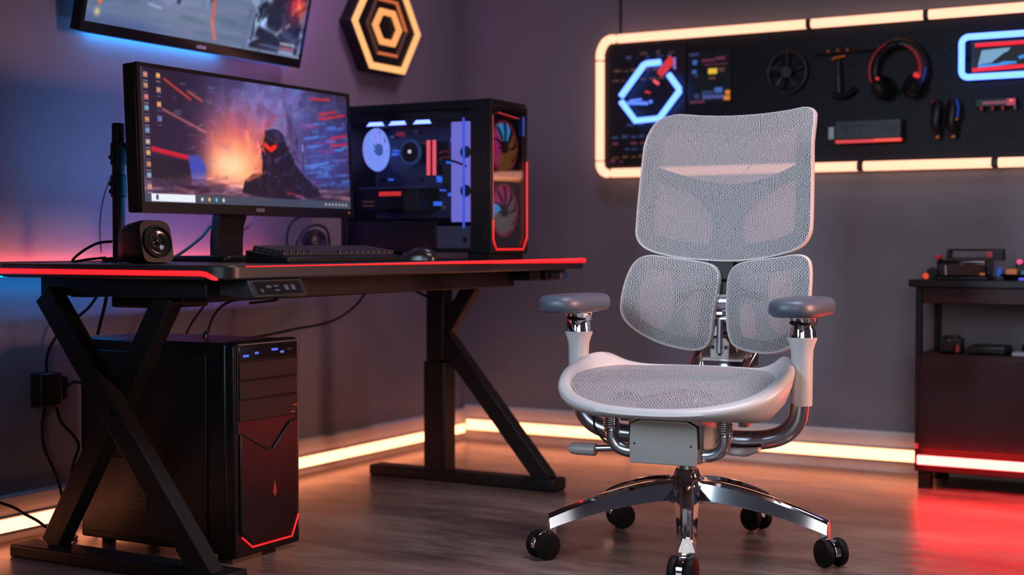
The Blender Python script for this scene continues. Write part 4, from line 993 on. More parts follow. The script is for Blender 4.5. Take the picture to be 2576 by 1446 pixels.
MB().cyl(rf - Vector((0.012, 0, 0)), rf - Vector((0.009, 0, 0)), 0.064, n=40).build('fan_glow_disc', M['fandisc'], pc)
# cooler, memory, graphics card, reservoir, front fans
MB().torus((-2.562, 3.85, 1.085), 0.036, 0.006, 'y').build('cooler_ring', M['bluedim'], pc)
cl = MB().cyl((-2.562, 3.845, 1.085), (-2.562, cy1 - 0.045, 1.085), 0.033, n=28).build('cooler', M['satin'], pc, bevel=0.003)
MB().cyl((-2.562, 3.842, 1.087), (-2.562, 3.845, 1.087), 0.006, n=12).build('lamp', glow('white_lamp', (0.7, 0.65, 0.75), 1.0), cl)
for x in (-2.498, -2.476):
    s_ = cb((x - 0.007, 3.86, 1.010), (x + 0.007, cy1 - 0.045, 1.120), 'memory_stick', M['black'])
    box((x - 0.006, 3.853, 1.010), (x + 0.006, 3.86, 1.122)).build('light_bar', M['redbar'], s_, bevel=0.002)
gc_ = cb((-2.735, 3.80, 0.900), (-2.50, cy1 - 0.045, 0.968), 'graphics_card', M['black'])
box((-2.650, 3.797, 0.944), (-2.565, 3.80, 0.958)).build('light_bar', M['redmid'], gc_, bevel=0.003)
box((-2.735, 3.80, 0.968), (-2.47, cy1 - 0.05, 0.973)).build('back_plate', M['bluesteel'], gc_)
for z in (0.912, 0.925): box((-2.715, 3.798, z), (-2.67, 3.80, z + 0.004)).build('print', M['dimorange'], gc_)
for z in (1.060, 1.080):
    MB().tube(spline([(-2.455, 3.86, z), (-2.42, 3.84, z + 0.004), (-2.375, 3.85, z - 0.003)], 5), 0.005, 8).build('cable', M['redpaintdim'], pc)
cb((-2.448, 3.86, 0.975), (-2.385, cy1 - 0.045, 1.045), 'pump_block', M['gloss'])
ff = cb((-2.372, 3.79, cz0 + 0.095), (-2.305, 3.80, cz1 - 0.062), 'front_fan_light', M['lilac'])
for z in (1.075, 0.955):
    MB().cyl((-2.318, 3.788, z), (-2.318, 3.79, z), 0.019, n=24).build('hub', M['grey'], ff)
MB().tube(spline([(-2.395, 3.785, 1.055), (-2.35, 3.783, 1.045), (-2.312, 3.783, 1.030)], 5), 0.0035, 8).build('cable', M['black'], pc)
cb((-2.307, cy0 + 0.008, cz0 + 0.075), (-2.301, cy0 + 0.013, cz1 - 0.055), 'edge_light', M['blueedge'], bev=0.0)
# small lights and boards scattered over the board
r5 = random.Random(21)
for k in range(34):
    x = r5.uniform(-2.73, -2.39); z = r5.uniform(0.985, 1.15)
    cb((x, cy1 - 0.052 - r5.random() * 0.01, z), (x + r5.uniform(0.006, 0.03), cy1 - 0.045, z + r5.uniform(0.004, 0.016)), 'board_part', M[r5.choice(['bluemark', 'bluemark', 'grey', 'midgrey', 'reddim'])], bev=0.0)
for k in range(7):
    x = r5.uniform(-2.49, -2.39); z = r5.uniform(0.87, 0.96)
    cb((x, 3.86, z), (x + r5.uniform(0.01, 0.03), 3.88, z + r5.uniform(0.004, 0.016)), 'board_part', M[r5.choice(['bluemark', 'grey', 'midgrey'])], bev=0.0)
# front: frame, smoked glass, two coloured fans, red outline
MB().prism([(cy0 + 0.004, cz0), (cy1 - 0.004, cz0), (cy1 - 0.004, cz1 - 0.004), (cy0 + 0.004, cz1 - 0.004)], 'x', cx1 - 0.048, cx1 - 0.040).build('front_back_plate', M['black'], pc)
frm = ringmesh([(cy0, cz0 - 0.004), (cy1, cz0 - 0.004), (cy1, cz1 - 0.012), (cy0, cz1)], [(cy0 + 0.014, cz0 + 0.022), (cy1 - 0.012, cz0 + 0.022), (cy1 - 0.012, cz1 - 0.030), (cy0 + 0.014, cz1 - 0.022)], cx1 - 0.040, cx1)
frm.build('front_frame', M['satin'], pc, bevel=0.003)
for z, mats in ((1.092, ('pinkfan', 'amberfan', 'cyanfan')), (0.895, ('pinkfan', 'amberfan', 'cyanfan'))):
    f = MB().torus((cx1 - 0.026, 3.868, z), 0.080, 0.004, 'x').build('front_fan', M['reddim'], pc)
    MB().cyl((cx1 - 0.036, 3.868, z), (cx1 - 0.02, 3.868, z), 0.020, n=20).build('hub', M['grey'], f)
    for k in range(9):
        a0 = 2 * pi * k / 9
        def P(u, v):
            aa = a0 + (v - 0.5) * 0.62 + u * 0.4; r = 0.080 * (0.26 + 0.68 * u)
            return Vector((cx1 - 0.028 + (v - 0.5) * 0.010, 3.868 + r * cos(aa), z + r * sin(aa)))
        mt = 'cyanfan' if k in ((1, 2) if z > 1 else (4,)) else ('pinkfan' if k in ((3, 4, 5) if z > 1 else (1, 2, 3)) else 'amberfan' if z > 1 else 'dimfan')
        o = MB().grid(P, 4, 3).build('blade', M[mt], f); s2_ = o.modifiers.new('Solidify', 'SOLIDIFY'); s2_.thickness = 0.0015
bdr = MB().span((cx1 - 0.022, cy0 + 0.016, 0.985), (cx1 - 0.018, cy1 - 0.014, 1.000)); bdr.build('amber_bar', M['amber'], pc)
MB().span((cx1 - 0.006, cy0 + 0.014, cz0 + 0.022), (cx1 - 0.002, cy1 - 0.012, cz1 - 0.03)).build('front_glass', M['smoke'], pc)
rl_ = MB().tube([(cx1 + 0.001, cy1 - 0.006, 1.05), (cx1 + 0.001, cy1 - 0.006, cz0 + 0.048), (cx1 + 0.001, cy1 - 0.030, cz0 + 0.010), (cx1 + 0.001, cy0 + 0.030, cz0 + 0.010), (cx1 + 0.001, cy0 + 0.010, cz0 + 0.040), (cx1 + 0.001, cy0 + 0.010, cz0 + 0.10)], 0.0032, 8)
rl_.build('red_light_line', M['red'], pc)
MB().tube([(cx1 + 0.001, cy0 + 0.010, cz0 + 0.10), (cx1 + 0.001, cy0 + 0.010, cz1 - 0.05)], 0.0014, 8).build('red_light_line', M['reddim2'], pc)
MB().tube([(cx1 + 0.001, cy0 + 0.04, cz1 - 0.040), (cx1 + 0.001, cy1 - 0.06, cz1 - 0.050)], 0.002, 8).build('red_light_line', M['reddim2'], pc)
cb((cx1 - 0.001, cy1 - 0.030, 1.13), (cx1 + 0.0005, cy1 - 0.020, 1.19), 'blue_badge', M['bluedark'], bev=0.0)

# ------------------------------------------------------------------ tower under the desk
tw = thing('tower_computer', 'tall black tower computer on the floor under the desk', 'computer', (-2.585, 2.835, 0))
ux0, ux1, uy0, uy1, uz0, uz1 = -2.855, -2.355, 2.715, 2.965, 0.018, 0.545
MB().span((ux0, uy0, uz0), (ux1, uy1, uz1)).build('case', M['satin'], tw, bevel=0.006)
for x in (ux0 + 0.06, ux1 - 0.04):
    for y in (uy0 + 0.04, uy1 - 0.04): MB().cyl((x, y, 0), (x, y, uz0), 0.018, n=16).build('foot', M['rubber'], tw)
MB().span((ux0 + 0.02, uy0 - 0.004, uz0 + 0.02), (ux1 - 0.06, uy0, uz1 - 0.03)).build('side_panel', M['black'], tw, bevel=0.002)
MB().span((-2.785, uy0 - 0.006, 0.105), (-2.615, uy0 - 0.004, 0.238)).build('side_vent', slats_mat('vent_mesh', (0.018, 0.017, 0.017, 1), (0.002, 0.002, 0.002, 1), 0.012), tw)
# front: moulded bezel, port strip, three bay covers, notched lower door, red line
fx = ux1
MB().prism([(uy0 - 0.004, 0.012), (uy1 + 0.002, 0.012), (uy1 + 0.002, uz1 - 0.010), (uy1 - 0.010, uz1 + 0.004), (uy0 + 0.006, uz1 + 0.004), (uy0 - 0.004, uz1 - 0.006)], 'x', fx, fx + 0.030).build('front_bezel', M['satin'], tw, bevel=0.005)
def fb(y0, y1, z0, z1, d, name, mat, bev=0.002): return box((fx + 0.030, y0, z0), (fx + 0.030 + d, y1, z1)).build(name, mat, tw, bevel=bev)
ps = fb(uy0 + 0.010, uy1 - 0.012, 0.502, 0.538, 0.004, 'port_strip', M['gloss'])
for y0, y1, z, mt in ((2.74, 2.762, 0.510, 'bluemark'), (2.785, 2.80, 0.515, 'bluemark'), (2.85, 2.875, 0.520, 'bluemark'), (2.885, 2.90, 0.512, 'bluemark'), (2.91, 2.935, 0.518, 'black')):
    box((fx + 0.034, y0, z), (fx + 0.0345, y1, z + 0.006)).build('port', M[mt], ps)
MB().tube([(fx + 0.033, uy0 + 0.008, 0.541), (fx + 0.033, uy1 - 0.010, 0.541)], 0.0022, 8).build('trim', M['midgrey'], tw)
MB().tube([(fx + 0.032, uy0 + 0.007, 0.541), (fx + 0.032, uy0 + 0.007, 0.32)], 0.0016, 8).build('trim', M['grey'], tw)
MB().tube([(fx + 0.032, uy1 - 0.008, 0.541), (fx + 0.032, uy1 - 0.008, 0.05)], 0.0014, 8).build('trim', M['brownred'], tw)
fb(uy0 + 0.012, uy1 - 0.012, 0.453, 0.498, 0.005, 'bay_cover', M['grey2'])
fb(uy0 + 0.012, uy1 - 0.012, 0.405, 0.450, 0.005, 'bay_cover', M['grey2'])
fb(uy0 + 0.012, uy1 - 0.012, 0.350, 0.402, 0.004, 'bay_cover', M['grey2'])
MB().prism([(uy0 + 0.012, 0.322), (uy0 + 0.115, 0.272), (uy0 + 0.138, 0.272), (uy1 - 0.040, 0.335), (uy1 - 0.014, 0.338), (uy1 - 0.014, 0.090), (uy1 - 0.038, 0.046), (uy0 + 0.055, 0.046), (uy0 + 0.012, 0.075)], 'x', fx + 0.030, fx + 0.037).build('lower_door', M['satin'], tw, bevel=0.003)
MB().tube([(fx + 0.038, uy0 + 0.013, 0.322), (fx + 0.038, uy0 + 0.115, 0.272), (fx + 0.038, uy0 + 0.138, 0.272)], 0.0018, 8).build('trim', M['grey'], tw)
MB().tube([(fx + 0.036, uy0 + 0.016, 0.064), (fx + 0.036, uy0 + 0.055, 0.034), (fx + 0.036, uy1 - 0.038, 0.034), (fx + 0.036, uy1 - 0.010, 0.088)], 0.0026, 8).build('red_light_line', M['red'], tw)
MB().prism([(2.858, 0.148), (2.864, 0.160), (2.861, 0.176), (2.857, 0.188), (2.853, 0.176), (2.850, 0.160)], 'x', fx + 0.037, fx + 0.0378).build('badge', M['redbadge'], tw)
for y, z in ((2.925, 0.355), (2.935, 0.372)): fb(y, y + 0.016, z, z + 0.004, 0.006, 'lamp', M['redbadge'], 0)
MB().tube([(-2.55, 2.86, uz1), (-2.55, 2.86, uz1 + 0.012), (-2.54, 2.86, uz1 + 0.016)], 0.006, 8).build('knob', M['black'], tw)

# ------------------------------------------------------------------ socket box and cables
wb = thing('power_adapter', 'black power adapter plugged into the left wall beside the crossed desk legs', 'power adapter', (LX, 2.78, 0.39))
box((LX, 2.725, 0.346), (LX + 0.045, 2.800, 0.440)).build('body', M['black'], wb, bevel=0.006)
box((LX, 2.80, 0.36), (LX + 0.030, 2.835, 0.425)).build('plug', M['rubber'], wb, bevel=0.005)
def cable(label, pts, r=0.0042, name='cable', mat='rubber', group=None, n=8):
    o = MB().tube(spline(pts, n), r, 8).build(name, M[mat], None, smooth=180)
    return tag(o, label, 'cable', group)
cable('black cable rising from the wall adapter to the desk', [(LX + 0.02, 2.765, 0.442), (LX + 0.025, 2.77, 0.50), (LX + 0.05, 2.80, 0.56), (LX + 0.09, 2.86, 0.62), (LX + 0.11, 2.90, 0.70)])
cable('black cable hanging from the wall adapter bulging away from the tower', [(LX + 0.02, 2.760, 0.344), (LX + 0.022, 2.748, 0.30), (LX + 0.03, 2.745, 0.24), (LX + 0.035, 2.765, 0.19), (LX + 0.04, 2.785, 0.14), (LX + 0.06, 2.79, 0.06), (LX + 0.09, 2.77, 0.012)])
cable('black cable hanging from the wall adapter curving towards the tower', [(LX + 0.036, 2.785, 0.344), (LX + 0.045, 2.795, 0.30), (LX + 0.06, 2.825, 0.26), (LX + 0.072, 2.83, 0.23), (LX + 0.075, 2.805, 0.18), (LX + 0.080, 2.80, 0.12), (LX + 0.10, 2.815, 0.05), (LX + 0.135, 2.84, 0.012)])
cable('black cable between the adapter plug and the back of the tower', [(LX + 0.032, 2.82, 0.395), (LX + 0.06, 2.84, 0.41), (LX + 0.09, 2.85, 0.38), (LX + 0.10, 2.84, 0.30), (LX + 0.12, 2.86, 0.22), (LX + 0.15, 2.86, 0.17), (ux0 - 0.006, 2.86, 0.16)])
cable('black cable lying on the floor behind the crossed desk legs', [(LX + 0.10, 2.62, 0.006), (LX + 0.17, 2.66, 0.006), (LX + 0.18, 2.70, 0.006), (LX + 0.15, 2.745, 0.006), (LX + 0.12, 2.73, 0.006)])
cable('black cable drooping along the left baseboard at the frame edge', [(LX + 0.046, 2.42, 0.17), (LX + 0.046, 2.60, 0.105), (LX + 0.05, 2.66, 0.07), (LX + 0.055, 2.70, 0.045), (LX + 0.075, 2.73, 0.012)])
cable('thin black cable dropping from the desk underside to the tower rear', [(-2.795, 2.76, 0.69), (-2.80, 2.755, 0.64), (-2.815, 2.75, 0.58), (-2.825, 2.75, uz1 + 0.006)], 0.0045)
cable('thin black cable rising from the tower top to the desk underside', [(-2.56, 2.88, uz1 + 0.008), (-2.555, 2.90, 0.60), (-2.54, 2.94, 0.635), (-2.50, 3.02, 0.650), (-2.47, 3.06, 0.640), (-2.50, 2.98, 0.632)], 0.0035)
cable('thin black cable looping low between the desk beam and the wall', [(-2.78, 3.95, 0.69), (-2.80, 3.90, 0.60), (-2.82, 3.78, 0.54), (-2.85, 3.62, 0.52), (-2.87, 3.48, 0.505), (-2.88, 3.38, 0.50)], 0.004)
cable('thin black cable hanging from the desk behind the control box', [(-2.84, 3.22, 0.69), (-2.85, 3.20, 0.62), (-2.86, 3.15, 0.56), (-2.87, 3.12, 0.50)], 0.0035)
cable('short black cable from the desk underside into the desk column', [(-2.72, 4.02, 0.69), (-2.70, 4.02, 0.662), (-2.66, 4.02, 0.635), (-2.612, 4.02, 0.615)], 0.005)
cable('black speaker cable looping on the desk behind the speaker', [(-2.655, 2.635, DZ + 0.055), (-2.70, 2.63, DZ + 0.050), (-2.735, 2.61, DZ + 0.028), (-2.745, 2.59, DZ + 0.005), (-2.70, 2.60, DZ + 0.010), (-2.66, 2.62, DZ + 0.014)], 0.0035)
cable('black cable sagging from the monitor neck to the desk beside its foot', [(-2.70, 3.052, 0.840), (-2.70, 3.02, 0.812), (-2.71, 2.975, 0.780), (-2.72, 2.935, 0.757), (-2.73, 2.90, DZ + 0.005), (-2.73, 2.86, DZ + 0.005)], 0.0042)
cable('black cable from the monitor neck up to the back of the monitor', [(-2.705, 3.185, 0.830), (-2.71, 3.22, 0.838), (-2.72, 3.27, 0.862), (-2.72, 3.30, 0.89), (-2.712, 3.31, 0.91)], 0.0042)
cable('thin grey cable hanging on the left wall behind the monitor pole', [(LX + 0.0015, 3.03, 0.985), (LX + 0.0015, 3.00, 0.92), (LX + 0.0015, 2.985, 0.84), (LX + 0.0015, 2.99, 0.765)], 0.0013, mat='grey')
# round black device with loose cables behind the right end of the monitor
dv = thing('small_speaker', 'round black speaker between the monitor and the glass sided computer', 'speaker', (-2.79, 3.64, DZ))
MB().lathe([(0.012, -0.03), (0.034, -0.028), (0.042, -0.01), (0.042, 0.012), (0.036, 0.02), (0.024, 0.016), (0.010, 0.010), (0.0, 0.012)], Matrix.Translation((-2.79, 3.64, DZ + 0.052)) @ Matrix.Rotation(radians(80), 4, 'Y') @ Matrix.Rotation(radians(25), 4, 'X'), 28).build('body', M['satin'], dv)
box((-2.815, 3.61, DZ), (-2.765, 3.67, DZ + 0.014)).build('base', M['black'], dv, bevel=0.004)
cable('black cable arching left of the round speaker behind the monitor', [(-2.83, 3.58, DZ + 0.005), (-2.84, 3.565, 0.80), (-2.83, 3.58, 0.86), (-2.80, 3.62, 0.885)], 0.004)
cable('black cable arching over the round speaker behind the monitor', [(-2.80, 3.56, DZ + 0.005), (-2.80, 3.56, 0.78), (-2.79, 3.585, 0.83), (-2.78, 3.63, 0.85), (-2.775, 3.68, 0.84), (-2.775, 3.70, 0.80), (-2.775, 3.70, DZ + 0.005)], 0.004)

# ------------------------------------------------------------------ dark cabinet at the right
KY = 4.66; KX = -1.148
kx2 = -0.35; kyb = RY - 0.03
cbn = thing('cabinet', 'dark cabinet with an open shelf and a red light strip at its foot', 'cabinet', ((KX + kx2) / 2, (KY + kyb) / 2, 0))
box((KX - 0.02, KY - 0.015, 0.652), (kx2, kyb, 0.676)).build('top', M['satin'], cbn, bevel=0.003)
for x, y in ((KX + 0.010, KY + 0.010), (KX + 0.010, kyb - 0.012), (kx2 - 0.012, KY + 0.010), (kx2 - 0.012, kyb - 0.012)):
    box((x - 0.010, y - 0.010, 0.437), (x + 0.010, y + 0.010, 0.652)).build('post', M['steel'], cbn, bevel=0.002)
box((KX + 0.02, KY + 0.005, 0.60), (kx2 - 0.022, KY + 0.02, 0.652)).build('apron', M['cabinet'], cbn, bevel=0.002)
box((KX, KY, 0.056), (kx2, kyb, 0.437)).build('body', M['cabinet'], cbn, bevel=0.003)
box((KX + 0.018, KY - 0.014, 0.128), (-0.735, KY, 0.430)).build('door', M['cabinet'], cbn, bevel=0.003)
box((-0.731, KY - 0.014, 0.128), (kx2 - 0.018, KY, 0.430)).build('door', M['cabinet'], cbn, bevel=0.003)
for x in (KX + 0.03, kx2 - 0.03):
    for y in (KY + 0.03, kyb - 0.03): box((x - 0.02, y - 0.02, 0), (x + 0.02, y + 0.02, 0.056)).build('foot', M['rubber'], cbn)
box((KX + 0.016, KY - 0.034, 0.083), (kx2 - 0.01, KY - 0.020, 0.112)).build('light_strip', M['redhot'], cbn, bevel=0.003)
box((KX + 0.016, KY - 0.020, 0.086), (kx2 - 0.01, KY, 0.110)).build('light_channel', M['steel'], cbn)
box((KX + 0.002, KY - 0.006, 0.130), (KX + 0.012, KY, 0.146)).build('lamp', M['redmid'], cbn)

CT = 0.677
dv = thing('toolbox', 'black boxy toolbox with a flat handle and red corners on the dark cabinet', 'toolbox', (-1.015, KY + 0.10, CT))
MB().loft([[(-1.085, KY + 0.04, CT + 0.008), (-0.935, KY + 0.04, CT + 0.008), (-0.935, KY + 0.16, CT + 0.008), (-1.085, KY + 0.16, CT + 0.008)], [(-1.092, KY + 0.035, CT + 0.055), (-0.935, KY + 0.035, CT + 0.055), (-0.935, KY + 0.165, CT + 0.055), (-1.092, KY + 0.165, CT + 0.055)], [(-1.088, KY + 0.045, CT + 0.066), (-0.938, KY + 0.045, CT + 0.066), (-0.938, KY + 0.155, CT + 0.066), (-1.088, KY + 0.155, CT + 0.066)]], True, True).build('body', M['gloss'], dv, bevel=0.006)
box((-1.090, KY + 0.03, CT), (-0.930, KY + 0.17, CT + 0.008)).build('base', M['black'], dv, bevel=0.002)
ringp = MB(); o_ = [(-1.082, CT + 0.060), (-0.898, CT + 0.060), (-0.898, CT + 0.098), (-1.076, CT + 0.098)]; i_ = [(-1.066, CT + 0.070), (-0.945, CT + 0.070), (-0.945, CT + 0.091), (-1.064, CT + 0.091)]
ringp.loft([[(a, KY + 0.12, b) for a, b in o_], [(a, KY + 0.15, b) for a, b in o_], [(a, KY + 0.15, b) for a, b in i_], [(a, KY + 0.12, b) for a, b in i_]], loop=True)
ringp.build('handle', M['black'], dv, bevel=0.003)
box((-1.094, KY + 0.028, CT + 0.064), (-1.076, KY + 0.05, CT + 0.078)).build('corner', M['redpaint'], dv, bevel=0.003)
box((-0.950, KY + 0.115, CT + 0.070), (-0.932, KY + 0.12, CT + 0.090)).build('label', M['redpaint'], dv)
box((-0.955, KY + 0.030, CT + 0.012), (-0.938, KY + 0.036, CT + 0.022)).build('latch', M['orangepaint'], dv, bevel=0.002)
MB().tube([(-1.060, KY + 0.034, CT + 0.014), (-1.061, KY + 0.031, CT + 0.045)], 0.0035, 8).build('trim', M['silver'], dv)
kn = thing('tool_reel', 'small black reel with an orange cap left of the toolbox', 'tool', (-1.110, KY + 0.06, CT))
MB().cyl((-1.108, KY + 0.05, CT + 0.019), (-1.108, KY + 0.08, CT + 0.019), 0.019, n=20).build('body', M['black'], kn, bevel=0.003)
MB().cyl((-1.128, KY + 0.045, CT + 0.010), (-1.128, KY + 0.060, CT + 0.010), 0.0095, n=14).build('cap', M['orangepaint2'], kn, bevel=0.002)
tr_ = thing('tray', 'flat black tray on the dark cabinet right of the toolbox', 'tray', (-0.850, KY + 0.08, CT))
MB().loft([[(0.075 * cos(a) - 0.815, KY + 0.09 + 0.06 * sin(a), CT) for a in np.linspace(0, 2 * pi, 32, endpoint=False)], [(0.088 * cos(a) - 0.815, KY + 0.09 + 0.07 * sin(a), CT + 0.018) for a in np.linspace(0, 2 * pi, 32, endpoint=False)], [(0.083 * cos(a) - 0.815, KY + 0.09 + 0.066 * sin(a), CT + 0.018) for a in np.linspace(0, 2 * pi, 32, endpoint=False)], [(0.07 * cos(a) - 0.815, KY + 0.09 + 0.055 * sin(a), CT + 0.006) for a in np.linspace(0, 2 * pi, 32, endpoint=False)]], True, True).build('dish', M['black'], tr_)
for i, (x, y, z, d, mt, nm, lab) in enumerate(((-0.904, 0.09, 0.018, (0.022, 0.02, 0.030), 'bluepaint', 'small_part', 'small blue block standing in the black tray beside the toolbox'),
        (-0.868, 0.10, 0.012, (0.036, 0.03, 0.026), 'orangepaint', 'small_part', 'small orange block lying in the black tray'),
        (-0.825, 0.10, 0.010, (0.030, 0.03, 0.022), 'teal', 'small_part', 'small teal block lying in the black tray'))):
    o = box((x - d[0] / 2, KY + y - d[1] / 2, CT + 0.008), (x + d[0] / 2, KY + y + d[1] / 2, CT + 0.008 + d[2])).build(nm, M[mt], None, bevel=0.004); tag(o, lab, 'part', 'loose parts in the tray')
lb = thing('lit_gadget', 'gadget with a row of red and pink lights at the right edge on the cabinet', 'gadget', (-0.790, KY + 0.15, CT))
box((-0.870, KY + 0.17, CT), (-0.690, KY + 0.22, CT + 0.052)).build('body', M['black'], lb, bevel=0.004)
for k in range(7):
    x = -0.858 + k * 0.024
    MB().cyl((x, KY + 0.165, CT + 0.056 + 0.001 * (k % 2)), (x, KY + 0.18, CT + 0.056), 0.0085, n=14).build('lamp', M['redbar' if k % 3 else 'pinklamp'], lb)
bl_ = thing('blue_light', 'flat blue glowing pad at the right edge of the cabinet top', 'light', (-0.770, KY + 0.02, CT))
MB().prism([(-0.830, KY + 0.0), (-0.670, KY + 0.0), (-0.670, KY + 0.06), (-0.770, KY + 0.05)], 'z', CT, CT + 0.008).build('pad', M['bluepad'], bl_)
# things on the open shelf
SZ = 0.438
cm = thing('camera', 'small black camera with a red mark on the open shelf of the cabinet', 'camera', (-1.050, KY + 0.09, SZ))
box((-1.085, KY + 0.06, SZ), (-1.015, KY + 0.11, SZ + 0.048)).build('body', M['black'], cm, bevel=0.004)
MB().cyl((-1.055, KY + 0.035, SZ + 0.024), (-1.055, KY + 0.06, SZ + 0.024), 0.020, n=24).build('lens', M['gloss'], cm, bevel=0.002)
box((-1.030, KY + 0.056, SZ + 0.004), (-1.023, KY + 0.06, SZ + 0.026)).build('mark', M['redpaint'], cm)
box((-1.075, KY + 0.065, SZ + 0.048), (-1.025, KY + 0.10, SZ + 0.056)).build('hump', M['black'], cm, bevel=0.003)
cs_ = thing('flat_case', 'flat black case lying on the open shelf beside the camera', 'case', (-0.930, KY + 0.10, SZ))
box((-0.995, KY + 0.05, SZ), (-0.875, KY + 0.17, SZ + 0.026)).build('shell', M['black'], cs_, bevel=0.006)
box((-0.993, KY + 0.047, SZ + 0.012), (-0.877, KY + 0.05, SZ + 0.015)).build('seam', M['gloss'], cs_)
sh = thing('paper_stack', 'pale grey papers lying on the open shelf at the frame edge', 'papers', (-0.800, KY + 0.10, SZ))
box((-0.855, KY + 0.04, SZ), (-0.730, KY + 0.20, SZ + 0.010)).build('sheets', M['papergrey'], sh)
rl2 = thing('cable_coil', 'small dark cable coil on the papers on the open shelf', 'cable', (-0.800, KY + 0.1, SZ + 0.010))
MB().torus((-0.800, KY + 0.12, SZ + 0.016), 0.035, 0.006, 'z').torus((-0.800, KY + 0.12, SZ + 0.026), 0.033, 0.006, 'z').build('coil', M['black'], rl2)
# ------------------------------------------------------------------ the office chair (own axes: x across, y towards its back, z up)
CH = thing('office_chair', 'silver grey mesh office chair with white frame and chrome base on casters', 'office chair', (-1.417, 3.404, 0), radians(4.6), world=False)
S0 = -0.02      # seat, arms and mechanism are centred here
# five star base
MB().lathe([(0.030, 0.128), (0.046, 0.130), (0.050, 0.140), (0.050, 0.182), (0.044, 0.192), (0.036, 0.197), (0.030, 0.212), (0.027, 0.216)], None, 40).build('base_hub', M['chrome'], CH)
MB().lathe([(0.0255, 0.205), (0.0255, 0.262)], None, 32).build('gas_lift', M['brushed'], CH)
A0 = radians(-90 + 18)
def leg_mb():
    mb = MB(); rings = []
    for i in range(15):
        t = i / 14; r = 0.036 + (0.366 - 0.036) * t
        zt = 0.190 - 0.080 * t ** 1.6; h = 0.052 - 0.017 * t; w = 0.021 - 0.007 * t
        if i == 14: h = 0.036
        wb = w * 1.18 + 0.18 * (h - 0.01); rings.append([(r, -wb, zt - h), (r, -w * 0.95, zt - 0.009), (r, -w * 0.62, zt - 0.002), (r, 0, zt), (r, w * 0.62, zt - 0.002), (r, w * 0.95, zt - 0.009), (r, wb, zt - h)])
    mb.loft(rings, True, True)
    q = MB().span((0.347, -0.0125, 0.060), (0.3662, 0.0125, 0.095)); mb.add(q.v, q.f)
    return mb
leg0 = None; cas0 = None
wheel_dir = [radians(a) for a in (-90, -52, -35, 215, 232)]
def wheel_mb():
    return MB().lathe([(0.0, -0.010), (0.027, -0.010), (0.033, -0.008), (0.0351, -0.003), (0.0351, 0.004), (0.033, 0.0085), (0.026, 0.0105), (0.0, 0.0115)], Matrix.Rotation(radians(90), 4, 'X'), 36)
for k in range(5):
    a = A0 + 2 * pi * k / 5
    if leg0 is None:
        leg0 = leg_mb().build('base_leg', M['chrome'], CH, bevel=0.0015, smooth=14); lo = leg0
        q = MB().cyl((0.225, 0, 0.128), (0.225, 0, 0.1335), 0.006, n=16)
    else:
        lo = leg0.copy(); COL.objects.link(lo)
    lo.rotation_euler = (0, 0, a)
    p = Vector((0.355 * cos(a), 0.355 * sin(a), 0))
    b = A0 + 2 * pi * k / 5
    # heading of each caster (world-like, chair axes): wheels turned as in the photograph
    hd_ = {0: radians(-90), 1: radians(-42), 2: radians(150), 3: radians(38), 4: radians(238)}[k]
    if cas0 is None:
        cas0 = MB().cyl((0, 0, 0.040), (0, 0, 0.064), 0.0065, n=14).build('caster', M['chrome'], CH)
        hood = []
        for x in (-0.0075, 0.0075):
            hood.append([(0.027 + 0.033 * cos(t), x, 0.0350 + 0.033 * sin(t)) for t in np.linspace(radians(-8), radians(165), 16)] + [(0.027 + 0.014 * cos(t), x, 0.0375 + 0.014 * sin(t)) for t in np.linspace(radians(165), radians(-8), 16)])
        MB().loft(hood, True, True).build('caster_hood', M['chrome'], cas0, bevel=0.001)
        w0 = wheel_mb().build('wheel', M['tyre'], cas0); w0.location = (0.027, -0.0205, 0.0352)
        w1 = w0.copy(); COL.objects.link(w1); w1.location = (0.027, 0.0205, 0.0352); w1.rotation_euler = (0, 0, pi)
        c = cas0
    else:
        c = copy_tree(cas0, CH)
    c.location = p; c.rotation_euler = (0, 0, hd_)
    if k == 0: c.location = (p.x, p.y, 0)
# mechanism
def W(x): return x + S0
mb = MB().prism([(-0.115, 0.362), (-0.128, 0.350), (-0.128, 0.30), (-0.120, 0.246), (-0.10, 0.243), (0.08, 0.258), (0.13, 0.30), (0.13, 0.350), (0.10, 0.366)], 'x', W(-0.094), W(0.094))
mb.build('mechanism_housing', M['greige'], CH, bevel=0.008, seg=3)
mb = MB().prism([(-0.132, 0.298), (-0.1385, 0.288), (-0.131, 0.244), (-0.122, 0.244), (-0.122, 0.298)], 'x', W(-0.081), W(0.090)); 
fr_ = MB().loft([[(W(-0.086), y, 0.2415), (W(0.088), y, 0.2415), (W(0.090), y, 0.295), (W(0.088), y, 0.338), (W(0.062), y, 0.350), (W(-0.060), y, 0.350), (W(-0.086), y, 0.340), (W(-0.088), y, 0.295)] for y in (-0.126, -0.136)], True, True)
fr_.build('mechanism_cover', M['greige'], CH, bevel=0.003)
sh_ = MB().loft([[(W(-0.092), y, 0.285), (W(-0.090), y, 0.340), (W(-0.062), y, 0.354), (W(0.064), y, 0.354), (W(0.092), y, 0.341), (W(0.094), y, 0.285)] for y in (-0.1255, -0.1300)], True, True)
sh_.build('cover_gap', M['rubber'], CH)
for x in (-0.074, 0.074): MB().cyl((W(x), -0.1368, 0.291), (W(x), -0.1358, 0.291), 0.0028, n=12).build('screw', M['black'], CH)
